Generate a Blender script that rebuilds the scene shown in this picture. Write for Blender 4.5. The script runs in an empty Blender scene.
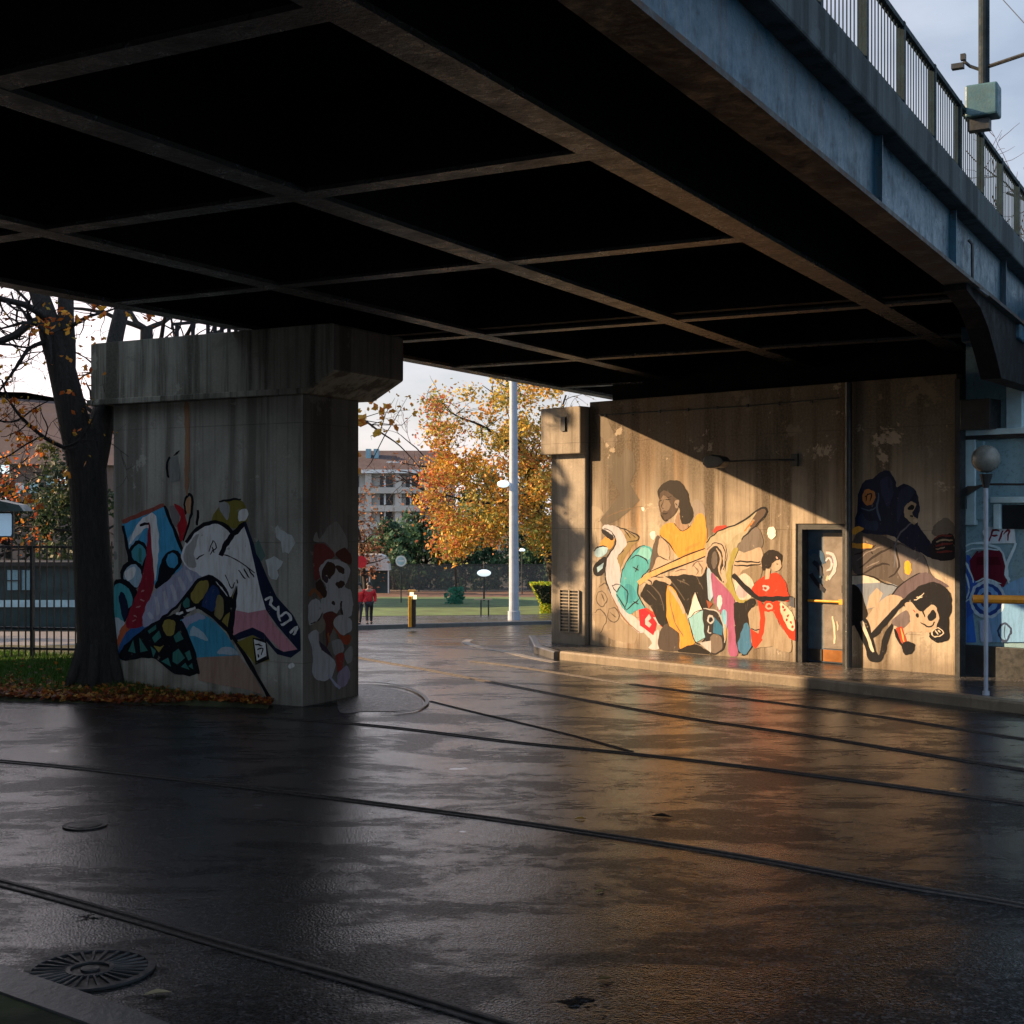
import bpy, bmesh, math, random
from mathutils import Vector, Matrix
from mathutils.geometry import tessellate_polygon
random.seed(7)
C = bpy.context.scene.collection
F, EYE, HY = 1367.0, 2.4, 520.0
R = math.radians

# ------------------------------------------------------------------ terrain and sight lines
TT = [(-80,0),(26,0),(29,-.1),(32,-.29),(38,-.66),(44,-1.04),(52,-1.56),(58,-1.84),(64,-1.97),(74,-2.1),(84,-2.25),(94,-2.45),(130,-2.6),(1600,-2.6)]
def tz(y):
    for (a, za), (b, zb) in zip(TT, TT[1:]):
        if y <= b: return za + (zb-za)*(y-a)/(b-a)
    return TT[-1][1]
def gd(px, py, off=0.0):
    s = (HY-py)/F; d = 2.0
    while EYE + s*d > tz(d)+off and d < 1500: d += .02 if d < 60 else .1
    return Vector(((px-512)/F*d, d, tz(d)+off))
def at(px, py, d): return Vector(((px-512)/F*d, d, EYE+(HY-py)/F*d))

# ------------------------------------------------------------------ naming and linking
def tag(o, label=None, cat=None, group=None, kind=None):
    if label: o['label'] = label
    if cat: o['category'] = cat
    if group: o['group'] = group
    if kind: o['kind'] = kind
    return o
def empty(name, loc=(0,0,0), rz=0, label=None, cat=None, group=None):
    o = bpy.data.objects.new(name, None); C.objects.link(o)
    o.location = loc; o.rotation_euler = (0,0,rz); o.empty_display_size = .2
    return tag(o, label, cat, group)
def copy_tree(o, parent=None):
    c = o.copy(); C.objects.link(c); c.parent = parent
    for ch in list(o.children): copy_tree(ch, c)
    return c

class MB:
    def __init__(s): s.v=[]; s.f=[]; s.c=[]; s.col=None
    def add(s, vs, fs):
        n=len(s.v); s.v += [tuple(v) for v in vs]
        for f in fs:
            s.f.append([n+i for i in f]); s.c.append(s.col)
        return s
    def box(s, x0,x1,y0,y1,z0,z1):
        x0,x1=sorted((x0,x1)); y0,y1=sorted((y0,y1)); z0,z1=sorted((z0,z1))
        return s.add([(x,y,z) for z in (z0,z1) for y in (y0,y1) for x in (x0,x1)],
            [(0,2,3,1),(4,5,7,6),(0,1,5,4),(2,6,7,3),(0,4,6,2),(1,3,7,5)])
    def prism(s, poly, y0, y1):           # outline in x,z pushed along y
        n=len(poly); vs=[(x,y0,z) for x,z in poly]+[(x,y1,z) for x,z in poly]
        area=sum(poly[i][0]*poly[(i+1)%n][1]-poly[(i+1)%n][0]*poly[i][1] for i in range(n))
        tri=tessellate_polygon([[Vector((x,z,0)) for x,z in poly]])
        fs=[]
        for t in tri:
            a=(poly[t[1]][0]-poly[t[0]][0])*(poly[t[2]][1]-poly[t[0]][1])-(poly[t[2]][0]-poly[t[0]][0])*(poly[t[1]][1]-poly[t[0]][1])
            t=tuple(t) if a>0 else tuple(reversed(t))
            fs.append(t); fs.append(tuple(n+i for i in reversed(t)))
        for i in range(n):
            j=(i+1)%n
            fs.append((i,n+i,n+j,j) if area>0 else (i,j,n+j,n+i))
        return s.add(vs, fs)
    def slab(s, poly, z0, z1):            # outline in x,y pushed up
        n=len(poly); vs=[(x,y,z0) for x,y in poly]+[(x,y,z1) for x,y in poly]
        area=sum(poly[i][0]*poly[(i+1)%n][1]-poly[(i+1)%n][0]*poly[i][1] for i in range(n))
        r=list(range(n))
        if area<0: r=r[::-1]
        fs=[tuple(reversed(r)), tuple(n+i for i in r)]
        for k in range(n):
            i,j=r[k],r[(k+1)%n]; fs.append((i,j,n+j,n+i))
        return s.add(vs, fs)
    def tube(s, pts, rad, n=8, cap=True):
        pts=[Vector(p) for p in pts]
        if not isinstance(rad,(list,tuple)): rad=[rad]*len(pts)
        d=(pts[1]-pts[0]).normalized(); up=Vector((0,0,1)) if abs(d.z)<.9 else Vector((1,0,0))
        u=d.cross(up).normalized(); vs=[]
        for i,p in enumerate(pts):
            if i==0: d=pts[1]-pts[0]
            elif i==len(pts)-1: d=pts[-1]-pts[-2]
            else: d=pts[i+1]-pts[i-1]
            d=d.normalized(); u=(u-d*u.dot(d)).normalized(); w=d.cross(u)
            for k in range(n):
                a=2*math.pi*k/n; vs.append(p+(u*math.cos(a)+w*math.sin(a))*rad[i])
        fs=[]
        for i in range(len(pts)-1):
            for k in range(n):
                a=i*n+k; b=i*n+(k+1)%n; fs.append((a,b,b+n,a+n))
        if cap:
            fs.append(tuple(reversed(range(n)))); m=(len(pts)-1)*n; fs.append(tuple(m+k for k in range(n)))
        return s.add(vs, fs)
    def ball(s, c, r, sc=(1,1,1), n=12, m=8):
        vs=[(c[0],c[1],c[2]-r*sc[2])]
        for i in range(1,m):
            a=math.pi*i/m-math.pi/2
            for k in range(n):
                b=2*math.pi*k/n; vs.append((c[0]+r*sc[0]*math.cos(a)*math.cos(b), c[1]+r*sc[1]*math.cos(a)*math.sin(b), c[2]+r*sc[2]*math.sin(a)))
        vs.append((c[0],c[1],c[2]+r*sc[2])); fs=[]
        for k in range(n): fs.append((0,1+(k+1)%n,1+k))
        for i in range(m-2):
            for k in range(n):
                a=1+i*n+k; b=1+i*n+(k+1)%n; fs.append((a,b,b+n,a+n))
        e=len(vs)-1
        for k in range(n): fs.append((e,1+(m-2)*n+k,1+(m-2)*n+(k+1)%n))
        return s.add(vs, fs)
    def cyl(s, c, r, z0, z1, n=24, r1=None):
        return s.tube([(c[0],c[1],z0),(c[0],c[1],z1)],[r, r if r1 is None else r1],n)
    def build(s, name, mat, parent=None, smooth=False, bevel=0, mtx=None):
        me=bpy.data.meshes.new(name); me.from_pydata(s.v,[],s.f); me.validate(); me.update()
        if any(c is not None for c in s.c) and len(me.polygons)==len(s.c):
            ca=me.color_attributes.new('Col','FLOAT_COLOR','CORNER')
            for p,c in zip(me.polygons,s.c):
                c=c or (.5,.5,.5,1)
                for li in p.loop_indices: ca.data[li].color = c if len(c)==4 else (*c,1)
        me.materials.append(mat)
        if smooth:
            for p in me.polygons: p.use_smooth=True
        o=bpy.data.objects.new(name, me); C.objects.link(o)
        if parent: o.parent=parent
        if mtx is not None: o.matrix_world = mtx
        if bevel:
            b=o.modifiers.new('bevel','BEVEL'); b.width=bevel; b.segments=2; b.limit_method='ANGLE'
        return o

# ------------------------------------------------------------------ materials
class N:
    def __init__(s, name):
        s.m=bpy.data.materials.new(name); s.m.use_nodes=True; s.t=s.m.node_tree
        s.b=s.t.nodes['Principled BSDF']; s.tc=s.t.nodes.new('ShaderNodeTexCoord')
    def n(s, ty, **k):
        x=s.t.nodes.new(ty)
        for a,b in k.items(): setattr(x,a,b)
        return x
    def l(s,a,b): s.t.links.new(a,b)
    def mapped(s, sc=(1,1,1), co='Object'):
        m=s.n('ShaderNodeMapping'); m.inputs['Scale'].default_value=sc; s.l(s.tc.outputs[co],m.inputs[0]); return m.outputs[0]
    def noise(s, scale, sc=(1,1,1), det=4, rough=.55, dist=0, co='Object'):
        x=s.n('ShaderNodeTexNoise'); s.l(s.mapped(sc,co),x.inputs['Vector']); x.inputs['Scale'].default_value=scale
        x.inputs['Detail'].default_value=det; x.inputs['Roughness'].default_value=rough; x.inputs['Distortion'].default_value=dist
        return x.outputs['Fac']
    def ramp(s, f, lo, hi, a=0., b=1.):
        x=s.n('ShaderNodeMapRange'); x.interpolation_type='SMOOTHSTEP'; s.l(f,x.inputs[0])
        for i,v in zip((1,2,3,4),(lo,hi,a,b)): x.inputs[i].default_value=v
        return x.outputs[0]
    def mix(s, f, a, b, mode='MIX'):
        x=s.n('ShaderNodeMix', data_type='RGBA', blend_type=mode)
        for sock,v in ((x.inputs[0],f),(x.inputs[6],a),(x.inputs[7],b)):
            if isinstance(v,(int,float)): sock.default_value=v
            elif isinstance(v,tuple): sock.default_value=(*v[:3],1)
            else: s.l(v,sock)
        return x.outputs[2]
    def math(s, op, a, b=0.):
        x=s.n('ShaderNodeMath', operation=op)
        for sock,v in ((x.inputs[0],a),(x.inputs[1],b)):
            if isinstance(v,(int,float)): sock.default_value=v
            else: s.l(v,sock)
        return x.outputs[0]
    def col(s, v): s.b.inputs['Base Color'].default_value=(*v,1) if isinstance(v,tuple) else (0,0,0,1); (None if isinstance(v,tuple) else s.l(v,s.b.inputs['Base Color'])); return s
    def set(s, key, v):
        if isinstance(v,(int,float,tuple)): s.b.inputs[key].default_value=v
        else: s.l(v,s.b.inputs[key])
        return s
    def bump(s, h, strength=.3, dist=.01, prev=None):
        x=s.n('ShaderNodeBump'); x.inputs['Strength'].default_value=strength; x.inputs['Distance'].default_value=dist
        s.l(h,x.inputs['Height'])
        if prev: s.l(prev,x.inputs['Normal'])
        s.l(x.outputs[0],s.b.inputs['Normal']); return x.outputs[0]

def plain(name, c, rough=.6, var=.25, scale=6, metal=0, bump=.15, spec=.5):
    a=N(name); f=a.noise(scale,det=5)
    c2=tuple(x*(1-var) for x in c); c3=tuple(min(1,x*(1+var)) for x in c)
    a.col(a.mix(a.ramp(f,.3,.7),c2,c3)); a.set('Roughness',a.ramp(a.noise(scale*2.3),.3,.7,max(.02,rough-.12),min(1,rough+.12)))
    a.set('Metallic',metal); a.set('Specular IOR Level',spec)
    if bump: a.bump(a.noise(scale*8),bump,.01)
    return a.m

def concrete_nodes(a, base, dark, top=None, streak=1.0, warm=None):
    s1=a.noise(1.0,(3.2,3.2,.16),6,.65)         # run-off streaks
    s2=a.noise(1.0,(11,11,.3),4,.6)
    blot=a.noise(.9,(1,1,1),6,.6,.6); fine=a.noise(28,det=6,rough=.7)
    c=a.mix(a.ramp(blot,.38,.66),base,tuple(x*.72 for x in base))
    if warm: c=a.mix(a.math('MULTIPLY',a.ramp(a.noise(1.0,(1.6,1.6,.12),5,.6),.5,.68),.75),c,warm)
    c=a.mix(a.math('MINIMUM',a.math('MULTIPLY',a.ramp(s1,.45,.62),.9*streak),.92),c,dark)
    c=a.mix(a.math('MULTIPLY',a.ramp(s2,.5,.75),.45*streak),c,dark)
    if top:                                        # soot and damp from the coping, plus painted bridge shade on the wall
        sep=a.n('ShaderNodeSeparateXYZ'); a.l(a.tc.outputs['Object'],sep.inputs[0])
        z=a.math('ADD',sep.outputs[2],a.math('MULTIPLY',a.noise(1.0,(5,5,.2),5,.6),2.2))
        c=a.mix(a.ramp(z,top,top+1.7,0,.8),c,tuple(x*.5 for x in dark))
        low=a.math('ADD',sep.outputs[2],a.math('MULTIPLY',a.noise(2.2,det=5),.9))
        c=a.mix(a.ramp(low,.9,.45,0,.55),c,dark)
    c=a.mix(a.ramp(fine,.35,.7,0,.35),c,tuple(x*.55 for x in base))
    edge=a.noise(1.3,(1,1,1),9,.72,.3)
    c=a.mix(a.ramp(edge,.60,.625,0,.5),c,tuple(x*.5 for x in base))
    c=a.mix(a.ramp(edge,.40,.375,0,.4),c,tuple(min(1,x*1.35) for x in base))
    sj=a.n('ShaderNodeSeparateXYZ'); a.l(a.tc.outputs['Object'],sj.inputs[0])
    for ax_,pd in ((0,1.22),(2,1.55)):
        fr=a.math('FRACT',a.math('DIVIDE',a.math('ADD',sj.outputs[ax_],20.37),pd)); ln=a.ramp(a.math('ABSOLUTE',a.math('SUBTRACT',fr,.5)),.006,.0,0,.5)
        c=a.mix(a.math('MULTIPLY',ln,a.ramp(blot,.35,.55)),c,tuple(x*.4 for x in dark))
    pit=a.n('ShaderNodeTexVoronoi'); pit.inputs['Scale'].default_value=9; a.l(a.mapped(),pit.inputs['Vector'])
    c=a.mix(a.ramp(pit.outputs['Distance'],.07,.03,0,.6),c,tuple(x*.3 for x in base))
    return c, s1, fine
def concrete(name, base=(.27,.25,.21), dark=(.07,.063,.052), top=None, streak=1., rough=.85, warm=None):
    a=N(name); c,s1,fine=concrete_nodes(a,base,dark,top,streak,warm); a.col(c)
    a.set('Roughness',rough); a.set('Specular IOR Level',.3)
    n1=a.bump(fine,.35,.012); a.bump(a.noise(1.0,(13,13,.5),3),.3,.02,n1)
    return a.m
def paint_mat(name, base, dark, rough=.6):
    a=N(name); c,s1,fine=concrete_nodes(a,base,dark,None,.6)
    at_=a.n('ShaderNodeAttribute'); at_.attribute_name='Col'
    wear=a.ramp(a.noise(7,det=8,rough=.72),.615,.68,0,.8)
    wear2=a.ramp(a.noise(3,(9,9,.6),6,.7),.62,.74,0,.28)
    keep=a.math('MULTIPLY',a.math('SUBTRACT',1.0,a.math('MAXIMUM',wear,wear2)),at_.outputs['Alpha'])
    tone=a.ramp(a.noise(3,(5,5,.8),6,.7),.42,.68,0,.55)
    pc=a.mix(tone,at_.outputs['Color'],a.mix(1.0,at_.outputs['Color'],(.55,.50,.44),'MULTIPLY'))
    a.col(a.mix(keep,c,pc)); a.set('Roughness',rough); a.set('Specular IOR Level',.15)
    a.bump(fine,.25,.008); return a.m
def attr_mat(name, rough=.6, trans=.0, mulnoise=True):
    a=N(name); at_=a.n('ShaderNodeAttribute'); at_.attribute_name='Col'
    a.col(at_.outputs['Color']); a.set('Roughness',rough); a.set('Specular IOR Level',.3)
    if trans:
        tr=a.n('ShaderNodeBsdfTranslucent'); a.l(at_.outputs['Color'],tr.inputs[0]); mx=a.n('ShaderNodeMixShader'); mx.inputs[0].default_value=trans
        a.l(a.b.outputs[0],mx.inputs[1]); a.l(tr.outputs[0],mx.inputs[2]); a.l(mx.outputs[0],a.t.nodes['Material Output'].inputs[0])
    return a.m
def asphalt(name, base=.03, wet=1.0, co='Object'):
    a=N(name)
    med=a.math('ADD',a.math('MULTIPLY',a.noise(.62,(1,1.9,1),8,.70,.5),.78),a.math('MULTIPLY',a.noise(5,(1,1.6,1),6,.75),.22)); wetm=a.ramp(med,.42,.58); pool=a.ramp(med,.575,.63)
    g=a.n('ShaderNodeTexVoronoi'); g.inputs['Scale'].default_value=62; a.l(a.mapped(),g.inputs['Vector'])
    g2=a.noise(95,det=3,rough=.75)
    c=a.mix(a.ramp(g2,.35,.7),(base*.35,base*.37,base*.42),(base*2.2,base*2.2,base*2.3))
    sp=a.n('ShaderNodeSeparateColor'); a.l(g.outputs['Color'],sp.inputs[0])
    c=a.mix(a.ramp(sp.outputs[0],.74,.96,0,.85),c,(base*7,base*7.2,base*7.8))
    crack=a.n('ShaderNodeTexVoronoi', feature='DISTANCE_TO_EDGE'); crack.inputs['Scale'].default_value=.3
    wv=a.n('ShaderNodeMix',data_type='RGBA'); nz=a.n('ShaderNodeTexNoise'); nz.inputs['Scale'].default_value=2.2; nz.inputs['Detail'].default_value=4; a.l(a.mapped(),nz.inputs['Vector'])
    wv.inputs[0].default_value=.25; a.l(a.mapped(),wv.inputs[6]); a.l(nz.outputs['Color'],wv.inputs[7]); a.l(wv.outputs[2],crack.inputs['Vector'])
    ck=a.ramp(crack.outputs['Distance'],.005,.0,0,1)
    c=a.mix(a.math('MULTIPLY',ck,.6),c,(.004,.004,.004)); a.col(c)
    ro=a.ramp(wetm,0,1,.31,.14); ro=a.math('SUBTRACT',ro,a.math('MULTIPLY',pool,.10)); a.l(ro,a.b.inputs['Roughness'])
    grain=a.ramp(a.noise(48,det=4,rough=.85),.40,.62,.2,1.4)
    gr=a.math('ADD',a.math('MULTIPLY',grain,a.math('SUBTRACT',1.0,pool)),pool)
    a.set('Specular IOR Level',a.math('MULTIPLY',a.ramp(wetm,0,1,.12,.90),gr))
    h=a.math('MULTIPLY',a.math('ADD',g.outputs['Distance'],a.math('MULTIPLY',g2,.9)),a.math('SUBTRACT',1.1,pool))
    n1=a.bump(h,.6,.0022); a.bump(a.noise(2.4,(1,1,1),4,.6),.24,.014,n1)
    return a.m

M={}
M['asphalt']=asphalt('wet_asphalt',.010)
M['pave']=asphalt('wet_paving',.035)
M['court']=plain('court_paving',(.16,.15,.15),.5,.25,1.5)
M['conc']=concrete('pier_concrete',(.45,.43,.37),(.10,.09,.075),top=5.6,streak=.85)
M['conc_side']=concrete('shaded_pier_concrete',(.12,.112,.10),(.04,.036,.032),streak=1.1)  # pier concrete darkened in colour for the shade on its underpass side
M['paint_side']=None
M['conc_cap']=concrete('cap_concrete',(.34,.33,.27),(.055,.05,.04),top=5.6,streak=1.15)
M['wall']=concrete('abutment_concrete',(.50,.425,.33),(.10,.075,.05),top=2.9,streak=1.0,warm=(.50,.29,.13))  # low top also darkens the upper wall as painted bridge shade
M['wall_end']=concrete('wall_end_concrete',(.36,.32,.265),(.11,.095,.075),top=5.2,streak=.9)
M['kerb']=concrete('kerb_stone',(.24,.20,.15),(.10,.08,.06),streak=.4,rough=.45)
M['kerbd']=concrete('dark_kerb_stone',(.10,.10,.10),(.03,.03,.03),streak=.4,rough=.35)
M['slabside']=concrete('parapet_concrete',(.075,.10,.115),(.018,.024,.03),streak=1.2)
def steel(name, c, rust, amt, rough=.55, spec=.5, bmp=.5, runs=0):
    a=N(name); f=a.noise(5,det=8,rough=.72); fl=a.noise(22,det=5,rough=.7); st=a.noise(1.0,(2,2,.25),5,.6)
    cc=a.mix(a.ramp(st,.4,.7,0,.5),c,tuple(x*.45 for x in c)); cc=a.mix(a.ramp(f,.66-amt,.74-amt),cc,rust)
    if runs: cc=a.mix(a.ramp(a.noise(1.0,(7,7,.35),5,.7),.5,.66,0,runs),cc,tuple(x*.25 for x in c)); cc=a.mix(a.ramp(a.noise(1.0,(19,19,.5),4,.7),.62,.70,0,runs*.6),cc,tuple(x*2.2 for x in c))
    cc=a.mix(a.ramp(fl,.5,.7,0,.5),cc,tuple(x*.4 for x in rust)); a.col(cc)
    a.set('Roughness',a.ramp(f,.3,.7,rough-.15,rough+.2)); a.set('Specular IOR Level',spec)
    a.bump(fl,bmp,.012); return a.m
M['black']=steel('sooty_steel',(.012,.012,.014),(.03,.018,.012),.08,.75,.15)
M['flange']=steel('scuffed_flange',(.030,.033,.040),(.007,.007,.008),.24,.32,.8,1.0)
M['flange_rust']=steel('rusty_flange',(.022,.018,.018),(.07,.032,.014),.16,.6)
M['blue']=steel('blue_girder_paint',(.005,.062,.115),(.006,.018,.030),.1,.38,.5,.4,.85)
M['dark_steel']=plain('dark_steel',(.02,.024,.028),.5,.3)
M['blue_steel']=plain('blue_grey_steel',(.010,.025,.034),.65,.3,spec=.2)
M['box']=plain('box_teal_paint',(.05,.12,.15),.5,.2)
M['rail']=plain('worn_rail_steel',(.07,.062,.06),.58,.3,30,.1,.1,.25)
M['mast']=plain('mast_paint',(.012,.022,.03),.75,.3,spec=.2)
M['groove']=plain('rail_groove',(.004,.004,.004),.5,.2)
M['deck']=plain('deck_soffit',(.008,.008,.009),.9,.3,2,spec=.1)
M['bark']=None
def bark(name, c):
    a=N(name); f=a.noise(6,(4,4,.7),6,.7,1.2); a.col(a.mix(a.ramp(f,.35,.65),tuple(x*.35 for x in c),c)); a.set('Roughness',.85)
    a.bump(f,1.0,.05); return a.m
M['bark']=bark('dark_bark',(.035,.03,.027)); M['bark2']=bark('grey_brown_bark',(.09,.06,.05))
M['leaf']=attr_mat('leaves',.55,.35); M['flat']=attr_mat('painted_parts',.6)
PW=((.50,.43,.33),(.12,.09,.065)); PP=((.44,.42,.35),(.07,.063,.052))
M['paint_wall']=paint_mat('mural_paint',*PW); M['paint_side']=paint_mat('side_graffiti_paint',(.17,.16,.14),(.04,.036,.032)); M['paint_pier']=paint_mat('graffiti_paint',*PP)  # side paint's base is darkened to stand for the shade there
M['paint_shop']=paint_mat('shop_graffiti_paint',(.12,.22,.28),(.05,.09,.12))
M['white']=plain('white_paint',(.75,.76,.78),.4,.08); M['grey_pole']=plain('galvanised_pole',(.34,.40,.50),.5,.12,3)
M['orange']=plain('orange_paint',(.85,.33,.03),.45,.15); M['red']=plain('red_cloth',(.62,.02,.03),.8,.2,12)
M['cloth']=plain('dark_cloth',(.03,.03,.04),.85,.2,12); M['skin']=plain('skin',(.42,.25,.18),.5,.08)
M['hair']=plain('hair',(.01,.009,.008),.6,.2)
M['soil']=plain('bare_soil',(.11,.06,.045),.9,.35,1.5); M['sand']=plain('gravel_path',(.36,.28,.24),.8,.2,2)
M['lawn']=plain('lawn_green',(.075,.13,.045),.85,.3,.9); M['verge']=plain('verge_soil',(.045,.05,.02),.9,.5,3,bump=.6)
M['earth']=plain('dark_earth',(.05,.05,.035),.9,.3,.3)
M['shop']=steel('shop_blue_render',(.22,.40,.50),(.12,.22,.28),.06,.5); M['shopl']=plain('pale_blue_trim',(.42,.62,.72),.45,.2,3)
M['glass']=plain('dark_glass',(.012,.016,.02),.12,.3,2,bump=0); M['globe']=plain('opal_globe',(.16,.17,.16),.3,.25,5)
M['bwall']=plain('pale_render',(.50,.47,.44),.8,.08,.5); M['broof']=plain('red_brown_tiles',(.085,.062,.066),.8,.2,.8)
M['brick']=plain('dull_pink_render',(.15,.105,.10),.85,.25,1.2)
M['teal']=plain('dark_teal_panel',(.02,.05,.06),.4,.3,2); M['rust']=plain('rust_stain',(.3,.12,.03),.9,.3,4)
M['doorblue']=plain('door_dark_blue',(.06,.11,.17),.4,.2,5); M['doortan']=plain('door_tan_panel',(.20,.175,.155),.4,.2,4)
M['yellow']=plain('yellow_brass',(.75,.38,.04),.4,.15)
def lamp_mat(name,c,e):
    a=N(name); a.col(c); a.set('Emission Color',(*c,1)); a.set('Emission Strength',e); return a.m
M['lit']=lamp_mat('lit_lamp_glass',(1.,.8,.45),.7); M['litw']=lamp_mat('lit_white_glass',(.8,.92,1.),.35)
M['poster']=lamp_mat('backlit_poster',(.35,.55,.75),.12)

# ------------------------------------------------------------------ paint on walls
class Frame:
    def __init__(s, o, ang): s.m=Matrix.Translation(o)@Matrix.Rotation(ang,4,'Z'); s.i=s.m.inverted()
    def P(s, px, py, y0=0.0):
        c=s.i@Vector((0,0,EYE)); d=(s.i.to_3x3())@Vector(((px-512)/F,1,(HY-py)/F)); t=(y0-c.y)/d.y
        p=c+d*t; return (p.x,p.z)
def smooth(pts, closed=True, k=5):
    n=len(pts); out=[]
    rng = range(n) if closed else range(n-1)
    for i in rng:
        if closed: p0,p1,p2,p3=pts[i-1],pts[i],pts[(i+1)%n],pts[(i+2)%n]
        else: p0,p1,p2,p3=pts[max(i-1,0)],pts[i],pts[i+1],pts[min(i+2,n-1)]
        for j in range(k):
            t=j/k
            out.append(tuple(.5*((2*b)+(-a+c)*t+(2*a-5*b+4*c-d)*t*t+(-a+3*b-3*c+d)*t**3) for a,b,c,d in zip(p0,p1,p2,p3)))
    if not closed: out.append(tuple(pts[-1]))
    return out
def ell(cx,cy,rx,ry,n=18): return [(cx+rx*math.cos(2*math.pi*i/n),cy+ry*math.sin(2*math.pi*i/n)) for i in range(n)]
def paint(frame, name, ops, parent, mat, clip=None, layer0=0, step=.00004):
    """ops: (crop origin x, y, scale, kind, colour, points, width)"""
    b=MB(); k=layer0
    jit=lambda u,z: (u+.006*math.sin(z*31+u*17)+.004*math.sin(z*83+k)+random.gauss(0,.0012), z+.006*math.sin(u*29+z*13)+.004*math.sin(u*77+k)+random.gauss(0,.0012))
    for ox,oy,sc,kind,col,pts,w in ops:
        k+=1; y=-(.002+step*k)
        if len(col)==3: col=(*col,1)
        b.col=col
        if kind in 'se': q=smooth(pts,True)
        elif kind=='p': q=pts
        elif kind=='k':
            c=smooth(pts,False,4); L=[];Rr=[]
            for i,p in enumerate(c):
                a=c[max(i-1,0)]; d=c[min(i+1,len(c)-1)]; dx,dy=d[0]-a[0],d[1]-a[1]; l=math.hypot(dx,dy) or 1
                t=i/max(1,len(c)-1); ww=w*.5*(.55+.45*math.sin(math.pi*min(1,max(0,t))) if w<12 else .8+.2*math.sin(math.pi*t))
                L.append((p[0]-dy/l*ww,p[1]+dx/l*ww)); Rr.append((p[0]+dy/l*ww,p[1]-dx/l*ww))
            pl=[jit(*frame.P(ox+x/sc,oy+yy/sc)) for x,yy in L]; pr=[jit(*frame.P(ox+x/sc,oy+yy/sc)) for x,yy in Rr]
            vs=[(u,y,z) for u,z in pl]+[(u,y,z) for u,z in pr]; n=len(pl)
            fs=[]
            for i in range(n-1): fs.append((i,i+1,n+i+1,n+i))
            b.add(vs,fs); continue
        uv=[jit(*frame.P(ox+x/sc,oy+yy/sc)) for x,yy in q]
        if clip: uv=[(min(max(u,clip[0]),clip[1]),min(max(z,clip[2]),clip[3])) for u,z in uv]
        tri=tessellate_polygon([[Vector((u,z,0)) for u,z in uv]])
        fs=[]
        for t in tri:
            a=(uv[t[1]][0]-uv[t[0]][0])*(uv[t[2]][1]-uv[t[0]][1])-(uv[t[2]][0]-uv[t[0]][0])*(uv[t[1]][1]-uv[t[0]][1])
            if abs(a)<1e-9: continue
            fs.append(tuple(t) if a>0 else tuple(reversed(t)))
        b.add([(u,y,z) for u,z in uv],fs)
    o=b.build(name,mat,parent); return o
WH=(.78,.78,.79); BK=(.008,.009,.014); NV=(.012,.02,.05); RD=(.42,.02,.03); BL=(.07,.36,.62); TQ=(.07,.36,.42)
LI=(.38,.39,.54); PK=(.62,.27,.33); OC=(.30,.24,.06); TL=(.05,.20,.18); CR=(.68,.56,.44); LB=(.35,.55,.68); OL=(.22,.19,.04)

# ------------------------------------------------------------------ ground, road, paths
BR=[t[0] for t in TT]
def sheet(name, poly, off, mat, kind='structure', extra=()):
    bm=bmesh.new(); vs=[bm.verts.new((p[0],p[1],0)) for p in poly]; bm.faces.new(vs)
    for y in sorted(set(BR)|set(extra)):
        bmesh.ops.bisect_plane(bm,geom=bm.verts[:]+bm.edges[:]+bm.faces[:],plane_co=(0,y,0),plane_no=(0,1,0))
    bmesh.ops.triangulate(bm,faces=bm.faces[:])
    for v in bm.verts: v.co.z=tz(v.co.y)+off
    bmesh.ops.recalc_face_normals(bm,faces=bm.faces[:])
    for f in bm.faces:
        if f.normal.z<0: f.normal_flip()
    me=bpy.data.meshes.new(name); bm.to_mesh(me); bm.free(); me.materials.append(mat)
    o=bpy.data.objects.new(name,me); C.objects.link(o)
    if kind: o['kind']=kind
    return o
def G(*pts): return [gd(x,y).xy[:] for x,y in pts]
sheet('ground',[(-900,-60),(900,-60),(900,1500),(-900,1500)],-.02,M['earth'])
yr=gd(358,630).y
sheet('road',[(-70,-15),(60,-15),(60,gd(560,624).y+3),gd(551,624).xy[:],gd(358,630).xy[:],(-70,yr+2)],.004,M['asphalt'])
kl=[(-70,yr+2)]+[gd(358,630).xy[:],gd(551,624).xy[:]]+[(60,gd(560,624).y+3)]
def sweep(name, line, prof, mat, parent=None, kind='structure', off=0., bevel=0):
    """profile (side, height) points swept over the terrain along a ground polyline"""
    pts=[]
    for (x0,y0),(x1,y1) in zip(line,line[1:]):
        ts=[0]+sorted((b-y0)/(y1-y0) for b in BR if abs(y1-y0)>1e-6 and 0<(b-y0)/(y1-y0)<1)
        pts+=[(x0+(x1-x0)*t,y0+(y1-y0)*t) for t in ts]
    pts.append(tuple(line[-1])); b=MB(); n=len(prof); vs=[]
    for i,p in enumerate(pts):
        a=pts[max(i-1,0)]; d=pts[min(i+1,len(pts)-1)]; dx,dy=d[0]-a[0],d[1]-a[1]; l=math.hypot(dx,dy); nx,ny=dy/l,-dx/l
        for s_,h in prof: vs.append((p[0]+nx*s_,p[1]+ny*s_,tz(p[1])+off+h))
    fs=[]
    for i in range(len(pts)-1):
        for k in range(n):
            a=i*n+k; c=i*n+(k+1)%n; fs.append((a,c,c+n,a+n))
    fs.append(tuple(range(n))); m=(len(pts)-1)*n; fs.append(tuple(m+k for k in reversed(range(n))))
    b.add(vs,fs); o=b.build(name,mat,parent,bevel=bevel)
    bm=bmesh.new(); bm.from_mesh(o.data); bmesh.ops.recalc_face_normals(bm,faces=bm.faces[:]); bm.to_mesh(o.data); bm.free()
    if kind and not parent: o['kind']=kind
    return o
kp=[(-.16,-.05),(-.16,.12),(-.14,.14),(.14,.14),(.16,.12),(.16,-.05)]
k=sweep('far_kerb',kl,kp,M['kerbd']); 
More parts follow.
